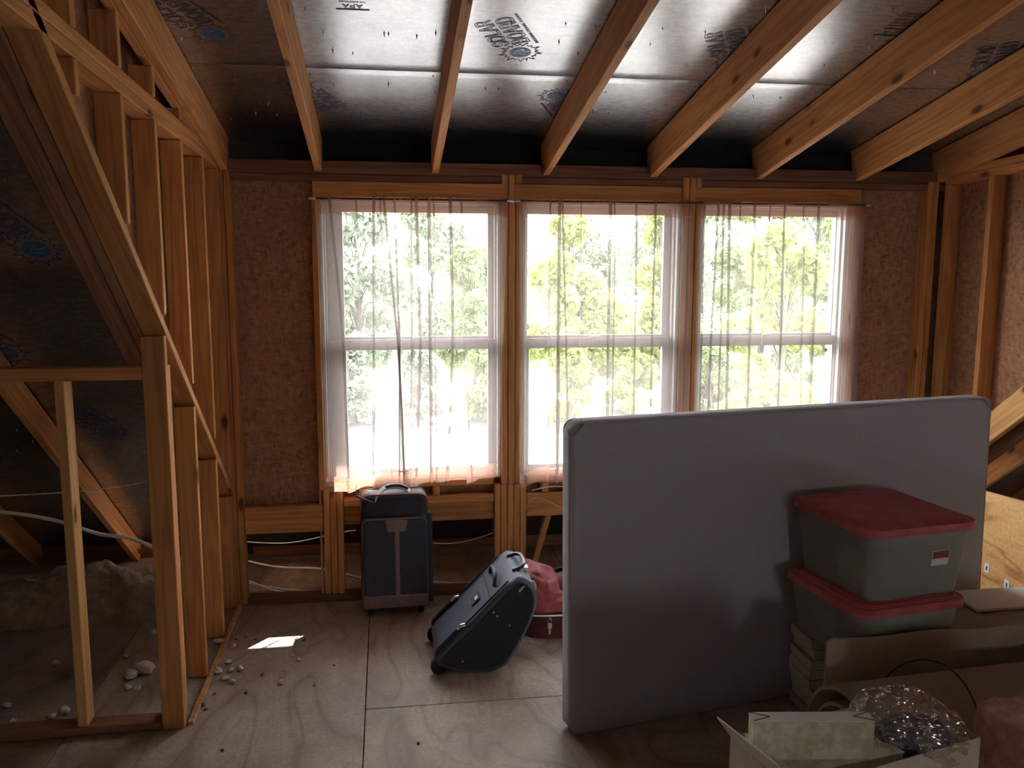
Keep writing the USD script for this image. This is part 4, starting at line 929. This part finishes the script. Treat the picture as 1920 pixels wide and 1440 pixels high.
# ------------------------------------------------------------------ red duffel
def duffel():
    t = thing('duffel_bag', 'slumped red nylon duffel bag between tilted suitcase and box spring', 'bag')
    cx, cy = 0.90, 4.40
    nu, nv = 64, 28
    U = np.linspace(0, 2 * np.pi, nu, endpoint=False); P = np.zeros((nu + 1, nv, 3))
    for i in range(nu + 1):
        u = U[i % nu]
        for j in range(nv):
            v = j / (nv - 1)
            e = 3.2
            c, s = math.cos(u), math.sin(u)
            rx = 0.235 * (1 - 0.62 * v ** 2.2); ry = 0.20 * (1 - 0.85 * v ** 1.6)
            x = rx * math.copysign(abs(c) ** (2 / e), c); y = ry * math.copysign(abs(s) ** (2 / e), s)
            z = 0.275 * math.sin(v * math.pi / 2) + 0.035 * v * math.sin(2.2 * x / 0.2 + 0.5)
            P[i, j] = (cx + x - 0.03 * v, cy + y, z)
    q = P.reshape(-1, 3)
    d = meshkit.fbm(q * 9, 3, 4) - 0.5
    P = P + (0.05 * d.reshape(P.shape[:2]))[..., None] * np.stack([np.cos(np.r_[U, 0])[:, None] * np.ones(nv), np.sin(np.r_[U, 0])[:, None] * np.ones(nv), 0.8 * np.ones((nu + 1, nv))], -1)
    P[:, :, 2] = np.maximum(P[:, :, 2], 0.002); P[:, 0, 2] = 0.0
    part(t, 'body', grid_surface(P[:, ::-1]), 'maroon_nylon', 60, label='darker maroon body')
    # the flap of brighter red fabric folded up to a peak
    fl = np.array([[[0.62, 4.19, 0.175], [0.68, 4.16, 0.17], [0.78, 4.15, 0.155], [0.90, 4.15, 0.15]],
                   [[0.63, 4.24, 0.23], [0.69, 4.21, 0.25], [0.79, 4.19, 0.21], [0.91, 4.20, 0.19]],
                   [[0.66, 4.32, 0.315], [0.72, 4.31, 0.325], [0.80, 4.28, 0.300], [0.91, 4.30, 0.23]],
                   [[0.68, 4.42, 0.335], [0.74, 4.42, 0.345], [0.82, 4.40, 0.325], [0.90, 4.42, 0.25]]])
    from scipy.ndimage import zoom
    F = np.stack([zoom(fl[..., k], (8, 8), order=2, mode='nearest') for k in range(3)], -1)
    F[..., 2] += 0.045 * (0.4 - np.abs(2 * meshkit.fbm(F * 9, 3, 9) - 1)); F[..., 1] += 0.05 * (0.4 - np.abs(2 * meshkit.fbm(F * 8 + 5, 3, 9) - 1))
    part(t, 'flap', grid_surface(F, 0.004), 'red_nylon', 60)
    part(t, 'zipper', tube(spline([(0.65, 4.155, 0.165), (0.74, 4.145, 0.155), (0.82, 4.145, 0.150), (0.93, 4.15, 0.148)], 20), 0.006, 6), 'steel', True)
    lk = cat([rbox(0.022, 0.010, 0.028, 0.003).translate([0.80, 4.128, 0.105]), tube(np.array([[0.792, 4.128, 0.115], [0.792, 4.128, 0.138], [0.80, 4.128, 0.146], [0.808, 4.128, 0.138], [0.808, 4.128, 0.115]]), 0.0025, 6), box_at(0.795, 0.805, 4.126, 4.13, 0.06, 0.092, 0.001)])
    part(t, 'padlock', lk, 'steel', 30)
duffel()

# ------------------------------------------------------------------ carpet pile, sheet, roll
for k in range(8):
    z0 = 0.002 + k * 0.0455
    x0 = 1.765 + rng.uniform(-0.012, 0.012); y0 = 3.235 + rng.uniform(-0.01, 0.01)
    xs = np.linspace(x0, x0 + 0.98, 26); ys = np.linspace(y0, 3.435 + rng.uniform(-0.01, 0.0) , 8)
    X, Y = np.meshgrid(xs, ys, indexing='ij')
    Zt = z0 + 0.043 + 0.004 * (meshkit.fbm(np.stack([X * 9, Y * 9, 0 * X + k], -1), 3, 1) - 0.5)
    m = grid_surface(np.stack([X, Y, Zt], -1), 0.04)
    words_ = ('bottom', 'second lowest', 'third lowest', 'fourth lowest', 'fourth from top', 'third from top', 'second from top', 'top')
    solo('carpet_pad', m, 'carpet_back', f'tan carpet pad, {words_[k]} of the stack beside the box spring', 'carpet', 'stacked carpet pads', smooth=40)
def carpet_sheet():
    prof = [(3.40, 0.376), (3.30, 0.377), (3.235, 0.376), (3.10, 0.375), (2.96, 0.372)]
    p = spline([(0, a, b) for a, b in prof], 40)
    xs = np.linspace(1.80, 3.12, 50)
    P = np.zeros((50, 40, 3))
    for i, x in enumerate(xs):
        P[i, :, 0] = x + 0.03 * (0.37 - p[:, 2]); P[i, :, 1] = p[:, 1] + 0.12 * (x - 1.8) + 0.006 * math.sin(9 * x); P[i, :, 2] = p[:, 2] + 0.008 * np.clip(p[:, 2] / 0.37, 0, 1) + 0.003 * math.sin(7 * x + 1)
    solo('carpet_sheet', grid_surface(P, -0.011), 'carpet', 'flat sheet of brown carpet lying on the pad stack, under the totes', 'carpet', smooth=40)
carpet_sheet()
def carpet_offcut():
    xs = np.linspace(1.612, 3.02, 60); zs = np.linspace(0.004, 1.0, 14)
    P = np.zeros((60, 14, 3))
    for i, x in enumerate(xs):
        zt_ = 0.548 - 0.02 * (x - 1.6) + 0.004 * math.sin(13 * x) - (0.012 if x < 1.63 else 0)
        P[i, :, 0] = x; P[i, :, 1] = 2.868 + 0.07 * (x - 1.6) - 0.012 * (zs - 0.5) + 0.004 * math.sin(6 * x); P[i, :, 2] = zs * zt_
    solo('carpet_offcut', grid_surface(P, 0.011), 'carpet', 'stiff sheet of brown carpet standing upright between the roll and the totes', 'carpet', smooth=40)
carpet_offcut()
def carpet_roll():
    t = thing('carpet_roll', 'thick loose roll of brown carpet lying in front of the totes', 'carpet roll')
    ax = np.array([0.995, 0.085, 0.0]); ax /= np.linalg.norm(ax); side = np.array([-ax[1], ax[0], 0.0])
    O = np.array([1.535, 2.59, 0.268]); Ln = 1.6
    th = np.linspace(0.2 * np.pi, 6.35 * np.pi, 150)
    rr = 0.075 + (0.262 - 0.075) * ((th - th[0]) / (th[-1] - th[0])) ** 0.8
    prof = np.stack([-np.cos(th) * rr, np.sin(th) * rr], 1)
    xs = np.linspace(0, Ln, 24)
    P = np.zeros((24, 150, 3))
    for i, q in enumerate(xs):
        w = 1 + 0.012 * math.sin(3 * q)
        P[i] = O + ax * q + prof[:, :1] * side * w + prof[:, 1:] * np.array([0, 0, 1.0])
    part(t, 'carpet', grid_surface(P, 0.013), 'carpet', 40)
    k = np.linspace(0.1 * np.pi, 0.98 * np.pi, 20)
    crease = np.array([O + ax * (0.30 + 0.10 * math.sin(a)) + side * 0.268 * math.cos(a) + np.array([0, 0, 0.268 * math.sin(a)]) for a in k])
    part(t, 'tie_string', tube(crease, 0.003, 5), 'dark_rod', True)  # dark tube painting the shaded crease across the roll
carpet_roll()

# ------------------------------------------------------------------ storage totes
def tote(label, cx, cy, rot, z0, z1, w, d, sticker):
    t = thing('storage_tote', label, 'storage bin', 'clear totes with red lids', loc=(cx, cy, z0), rotz=rot)
    h = z1 - z0 - 0.028
    def shell(wb, db, wt, dt, za, zb, r):
        A = [mf.Manifold.cylinder(0.001, r, r, 20).translate([sx * (wb / 2 - r), sy * (db / 2 - r), za]) for sx in (-1, 1) for sy in (-1, 1)]
        B = [mf.Manifold.cylinder(0.001, r, r, 20).translate([sx * (wt / 2 - r), sy * (dt / 2 - r), zb - 0.001]) for sx in (-1, 1) for sy in (-1, 1)]
        return mf.Manifold.batch_hull(A + B)
    wb, db = w * 0.83, d * 0.83; wt, dt = w * 0.94, d * 0.94
    outer = shell(wb, db, wt, dt, 0.0, h, 0.045)
    inner = shell(wb - 0.008, db - 0.008, wt - 0.006, dt - 0.006, 0.004, h + 0.01, 0.042)
    part(t, 'tub', outer - inner, 'cloudy_plastic', 35)
    fr = 0.72; wm, dm = wb + (wt - wb) * fr, db + (dt - db) * fr
    rim = shell(wm + 0.001, dm + 0.001, wm + 0.005, dm + 0.005, h * fr, h * fr + 0.006, 0.046) - shell(wm - 0.002, dm - 0.002, wm - 0.002, dm - 0.002, h * fr - 0.01, h * fr + 0.02, 0.044)
    part(t, 'rim_ridge', rim, 'cloudy_plastic', 35)
    lid = shell(w, d, w, d, h + 0.001, h + 0.019, 0.06) + shell(w - 0.035, d - 0.035, w - 0.05, d - 0.05, h + 0.018, h + 0.028, 0.05)
    skirt = shell(w + 0.004, d + 0.004, w - 0.004, d - 0.004, h - 0.012, h + 0.008, 0.06) - shell(wt + 0.004, dt + 0.004, wt + 0.004, dt + 0.004, h - 0.02, h + 0.002, 0.045)
    l = part(t, 'lid', lid + skirt, 'red_lid', 40)
    gro = shell(w - 0.085, d - 0.085, w - 0.095, d - 0.095, h + 0.026, h + 0.031, 0.04)
    part(l, 'lid_panel', gro, 'red_lid', 40)
    if sticker:
        yv = -(dt / 2) * 0.945
        sl = math.atan2((dt - db) / 2, h)
        for mat, x0, x1, za, zb, off in (('label_red', 0.055, 0.13, 0.155, 0.185, 0), ('sticker_white', 0.052, 0.133, 0.125, 0.188, 0.0006)):
            b = box_at(x0, x1, -0.0005, 0.0005, za, zb, 0.0002); v = np.asarray(b.vertices); v[:, 1] += -(db / 2 + (dt - db) / 2 * v[:, 2] / h) - 0.0022 + off
            part(t, 'label', trimesh.Trimesh(v, b.faces, process=False), mat)
    return t
tote('clear plastic tote with dusty red lid, upper one of two', 2.0, 3.195, 8.5, 0.648, 0.955, 0.515, 0.53, True)
tote('clear plastic tote with red lid, lower one, under the other tote', 1.97, 3.175, 8.5, 0.388, 0.645, 0.51, 0.51, False)
def cloth_lump(name, mat, label, c, sx, sy, sz, seed):
    s = trimesh.creation.icosphere(4, 1.0); v = np.asarray(s.vertices).copy()
    v = np.sign(v) * np.abs(v) ** 0.6; v *= 1 + 0.22 * (meshkit.fbm(v * 1.7 + seed * 7.7 + 20, 3, seed)[:, None] - 0.5)
    v = v * [sx / 2, sy / 2, sz / 2]; v[:, 2] -= v[:, 2].min(); v += c
    solo(name, trimesh.Trimesh(v, s.faces, process=False), mat, label, 'clothing', smooth=True)
cloth_lump('folded_cloth', 'cream_cloth', 'cream cloth showing through the left side of the upper tote', (1.845, 3.13, 0.653), 0.06, 0.14, 0.16, 1)
cloth_lump('folded_cloth', 'dark_cloth', 'dark folded clothes filling the front of the upper tote', (2.03, 3.10, 0.653), 0.27, 0.20, 0.19, 2)
cloth_lump('folded_cloth', 'olive_cloth', 'olive cloth packed at the back of the upper tote', (2.0, 3.30, 0.653), 0.34, 0.16, 0.20, 3)
cloth_lump('folded_cloth', 'cream_cloth', 'pale cloth at the back left corner of the lower tote', (1.815, 3.25, 0.394), 0.06, 0.13, 0.15, 4)
cloth_lump('folded_cloth', 'dark_cloth', 'dark clothes packed in the lower tote', (1.99, 3.16, 0.394), 0.26, 0.27, 0.18, 5)

# ------------------------------------------------------------------ plywood offcut and white sheet standing in for a lit patch on the right
t = thing('plywood_offcut', 'clean yellow plywood panel with two white stickers, standing along the right wall', 'plywood')
pg = sg.Polygon([(3.28, 0.0), (4.62, 0.0), (4.62, 0.70), (3.28, 0.80)])
m = trimesh.creation.extrude_polygon(pg, 0.015, engine='earcut'); v = np.asarray(m.vertices)
c = np.array([3.15, 3.95, 0.36])
M = np.eye(4); M[:3, 0] = (0, 1, 0); M[:3, 1] = (0, 0, 1); M[:3, 2] = (1, 0, 0); M[:3, 3] = c
m = trimesh.Trimesh(np.stack([v[:, 0] - c[1], v[:, 1] - c[2], v[:, 2]], 1), m.faces, process=False); m.fix_normals()
part(t, 'sheet', m, 'clean_plywood', M=M)
for y, z in ((4.02, 0.335), (3.865, 0.30)):
    part(t, 'sticker', box_at(3.1485, 3.1497, y - 0.018, y + 0.018, z - 0.026, z + 0.026, 0.0003), 'sticker_white', label='small white price sticker')
    part(t, 'sticker_print', box_at(3.1478, 3.1484, y - 0.005, y + 0.005, z - 0.012, z + 0.010, 0.0002), 'ink')
solo('foam_sheet', box_at(2.60, 3.135, 3.36, 3.58, 0.392, 0.408, 0.003), 'lit_patch_white', 'white sheet standing in for the window-lit patch before the plywood panel', 'lit patch')  # white sheet added to carry the bright patch of window light

# ------------------------------------------------------------------ open carton, gift box, plastic bag, pink insulation
def carton():
    ang = 14.2
    t = thing('open_carton', 'open kraft cardboard carton with white inside at the bottom edge', 'box', loc=(1.295, 2.121, 0.0), rotz=ang)
    L, D, Hh, th = 0.655, 0.274, 0.613, 0.004
    for nm, a in (('front_wall', (-L / 2, L / 2, -D / 2, -D / 2 + th)), ('back_wall', (-L / 2, L / 2, D / 2 - th, D / 2)), ('side_wall', (-L / 2, -L / 2 + th, -D / 2 + th, D / 2 - th)), ('side_wall', (L / 2 - th, L / 2, -D / 2 + th, D / 2 - th))):
        part(t, nm, box_at(*a, 0.0, Hh, 0.001), 'kraft')
    part(t, 'bottom', box_at(-L / 2 + th, L / 2 - th, -D / 2 + th, D / 2 - th, 0.0, 0.004, 0.001), 'kraft')
    part(t, 'lining', box_at(-L / 2 + th, -L / 2 + 2 * th, -D / 2 + 0.01, D / 2 - 0.01, 0.02, Hh - 0.002, 0.001), 'white_card', label='white inner face of the end wall')
    f = box_at(-0.095, 0.0, -D / 2 + 0.01, D / 2 - 0.01, -0.002, 0.002, 0.001); f.apply_transform(trimesh.transformations.rotation_matrix(0.95, [0, 1, 0])); f.apply_translation([-L / 2, 0, Hh])
    part(t, 'flap', f, 'white_card', label='end flap folded outwards, white')
    part(t, 'inner_divider', box_at(-L / 2 + 0.035, -L / 2 + 0.039, -D / 2 + 0.02, D / 2 - 0.02, 0.02, Hh + 0.012, 0.001), 'white_card')
carton()
def gift_box(label, c, rot, w, d, h, top_mat, fold=True, tilt=0):
    t = thing('gift_box', label, 'box', 'patterned gift boxes', loc=c, rotz=rot)
    part(t, 'body', box_at(-w / 2, w / 2, -d / 2, d / 2, 0, h, 0.002), 'gift_pattern')
    part(t, 'top_panel', box_at(-w / 2 - 0.001, w / 2 + 0.001, -d / 2 - 0.001, d / 2 + 0.001, h + 0.0005, h + 0.003, 0.0005), top_mat)
    if fold:
        for s in (-1, 1):
            for q in ((-1, 1)):
                a = np.array([[s * w / 2, q * d / 2 * 0.95, h + 0.0034], [s * (w / 2 - 0.05), 0.0, h + 0.0034]])
                part(t, 'tuck_slit', tube(a, 0.0011, 5), 'ink_black')
    return t
gift_box('narrow green patterned gift box with white top standing in the carton', (1.1263, 2.0617, 0.6079), -7.5, 0.328, 0.048, 0.110, 'white_card')
gift_box('flat green patterned gift box lying under the narrow one', (1.1952, 2.075, 0.5755), 10.0, 0.373, 0.141, 0.030, 'gift_pattern', False)
gift_box('lower flat gift box just above the bottom of the frame', (1.1827, 2.0833, 0.5373), 14.0, 0.36, 0.19, 0.037, 'white_card', False)
def crumple(name, mat, c, sx, sy, sz, seed, amp, freq, sub=5):
    s = trimesh.creation.icosphere(sub, 1.0); v = np.asarray(s.vertices).copy()
    f = meshkit.fbm(v * freq + seed * 3.3 + 30, 4, seed); rid = 1 - np.abs(2 * f - 1)
    v = v * (1 + amp * (rid[:, None] - 0.7)); v = v * [sx / 2, sy / 2, sz / 2]; v[:, 2] = np.maximum(v[:, 2], -sz * 0.42) ; v += c
    return trimesh.Trimesh(v, s.faces, process=False)
t = thing('plastic_bag', 'crinkled clear plastic bag in the right end of the carton', 'bag')
fm = crumple('x', '', (0, 0, 0), 0.32, 0.22, 0.20, 3, 0.5, 2.3, 5); fm.apply_transform(trimesh.transformations.rotation_matrix(0.30, [0, 1, 0])); fm.apply_translation([1.46, 2.13, 0.622])
part(t, 'film', fm, 'clear_film')
solo('blue_cloth', crumple('x', '', (1.465, 2.115, 0.60), 0.20, 0.14, 0.12, 5, 0.35, 2.2, 4), 'blue_cloth', 'dark blue fabric inside the clear plastic bag', 'fabric', smooth=True)
def insulation():
    t = thing('insulation_roll', 'pink fibreglass insulation batt standing at the right bottom corner', 'insulation')
    s = trimesh.creation.box([0.40, 0.26, 0.61]); s = s.subdivide_to_size(0.012)
    v = np.asarray(s.vertices).copy(); v += 0.035 * (np.stack([meshkit.fbm(v * 22 + k * 9 + 40, 4, k) for k in range(3)], -1) - 0.5) + 0.03 * (np.stack([meshkit.fbm(v * 5 + k * 9 + 40, 2, k) for k in range(3)], -1) - 0.5)
    v[:, 2] -= v[:, 2].min(); r = math.radians(8); v = v @ np.array([[math.cos(r), math.sin(r), 0], [-math.sin(r), math.cos(r), 0], [0, 0, 1]]); v += [1.965, 2.13, 0.0]
    part(t, 'batt', trimesh.Trimesh(v, s.faces, process=False), 'insulation_pink', True)
insulation()

# ------------------------------------------------------------------ loose insulation in the left eave, scraps on the floor
def heap(x0, x1, y0, y1, h, seed, label):
    nx, ny = 90, 50
    X, Y = np.meshgrid(np.linspace(x0, x1, nx), np.linspace(y0, y1, ny), indexing='ij')
    u = (X - x0) / (x1 - x0); v = (Y - y0) / (y1 - y0)
    e = np.clip(np.sin(np.pi * u), 0, 1) ** 0.6 * np.clip(np.sin(np.pi * v), 0, 1) ** 0.8
    Z = h * e * (0.35 + 1.1 * meshkit.fbm(np.stack([X * 4, Y * 4, 0 * X + seed], -1), 5, seed)) + 0.025 * e * meshkit.fbm(np.stack([X * 30, Y * 30, 0 * X], -1), 3, seed)
    solo('insulation_heap', grid_surface(np.stack([X, Y, Z - 0.001], -1), 0), 'insulation_brown', label, 'insulation', kind='stuff', smooth=True)
heap(-2.3, -1.08, 4.70, 5.35, 0.24, 3, 'brown heap of loose insulation on the floor of the left eave')
heap(-3.6, -2.32, 4.3, 5.25, 0.18, 6, 'low dark drift of insulation at the far left of the eave')
heap(-0.79, -0.40, 5.12, 5.5, 0.07, 9, 'thin drift of insulation beyond the opening left of the suitcase')
def scrap(x, y, s, mat, label, group, seed):
    b = trimesh.creation.icosphere(2, 1.0); v = np.asarray(b.vertices).copy()
    v *= 1 + 1.1 * (meshkit.fbm(v * 1.6 + seed * 5.1 + 11, 3, seed)[:, None] - 0.5)
    v = v * [s, 0.75 * s, 0.55 * s]; a = seed * 1.7; v = v @ np.array([[math.cos(a), math.sin(a), 0], [-math.sin(a), math.cos(a), 0], [0, 0, 1]]); v[:, 2] -= v[:, 2].min() + 0.001; v += [x, y, 0]
    solo('insulation_scrap', trimesh.Trimesh(v, b.faces, process=False), mat, label, 'debris', group, smooth=True)
k = 0
for x, y, s in ((-0.882, 4.38, 0.026), (-0.80, 4.33, 0.019), (-0.793, 4.15, 0.018), (-0.822, 4.05, 0.024), (-0.766, 4.06, 0.017), (-0.723, 4.065, 0.019), (-0.777, 3.975, 0.018), (-0.735, 3.94, 0.015), (-0.512, 3.90, 0.017), (-0.455, 4.13, 0.012), (-0.49, 4.18, 0.012), (-0.70, 4.27, 0.010)):
    scrap(x, y, s, 'scrap_white', 'small crumb of pale insulation on the plywood beside the left studs', 'pale crumbs on the plywood by the left studs', k); k += 1
scrap(-1.174, 4.10, 0.05, 'scrap_white', 'largest torn tuft of pale insulation behind the knee wall', None, 20)
scrap(-1.215, 4.06, 0.035, 'scrap_white', 'tuft of pale insulation touching the largest one', None, 21)
for x, y, s in ((-1.204, 3.95, 0.02), (-1.157, 3.93, 0.019), (-1.41, 3.76, 0.026), (-1.45, 3.72, 0.02), (-1.62, 4.25, 0.022), (-1.30, 4.28, 0.016), (-1.68, 3.85, 0.018), (-1.24, 4.55, 0.02), (-1.60, 3.71, 0.014)):
    scrap(x, y, s, 'scrap_white', 'small pale crumb of insulation on the dusty eave floor', 'pale crumbs on the eave floor', k + 30); k += 1
for x, y, s in ((-0.80, 4.42, 0.007), (-0.755, 4.44, 0.006), (-0.70, 4.40, 0.006), (-0.69, 4.37, 0.005), (-0.72, 4.33, 0.006), (-0.62, 4.41, 0.005), (-0.45, 4.36, 0.007), (-0.61, 4.0, 0.009), (-0.80, 3.84, 0.008), (-0.83, 3.74, 0.013), (-0.81, 3.70, 0.010), (-0.66, 3.83, 0.007), (-0.36, 3.86, 0.006), (-0.28, 4.05, 0.007), (0.10, 3.30, 0.008), (-0.68, 3.36, 0.008)):
    scrap(x, y, s, 'scrap_dark', 'tiny dark speck of debris on the plywood floor', 'dark specks on the floor', k + 60); k += 1
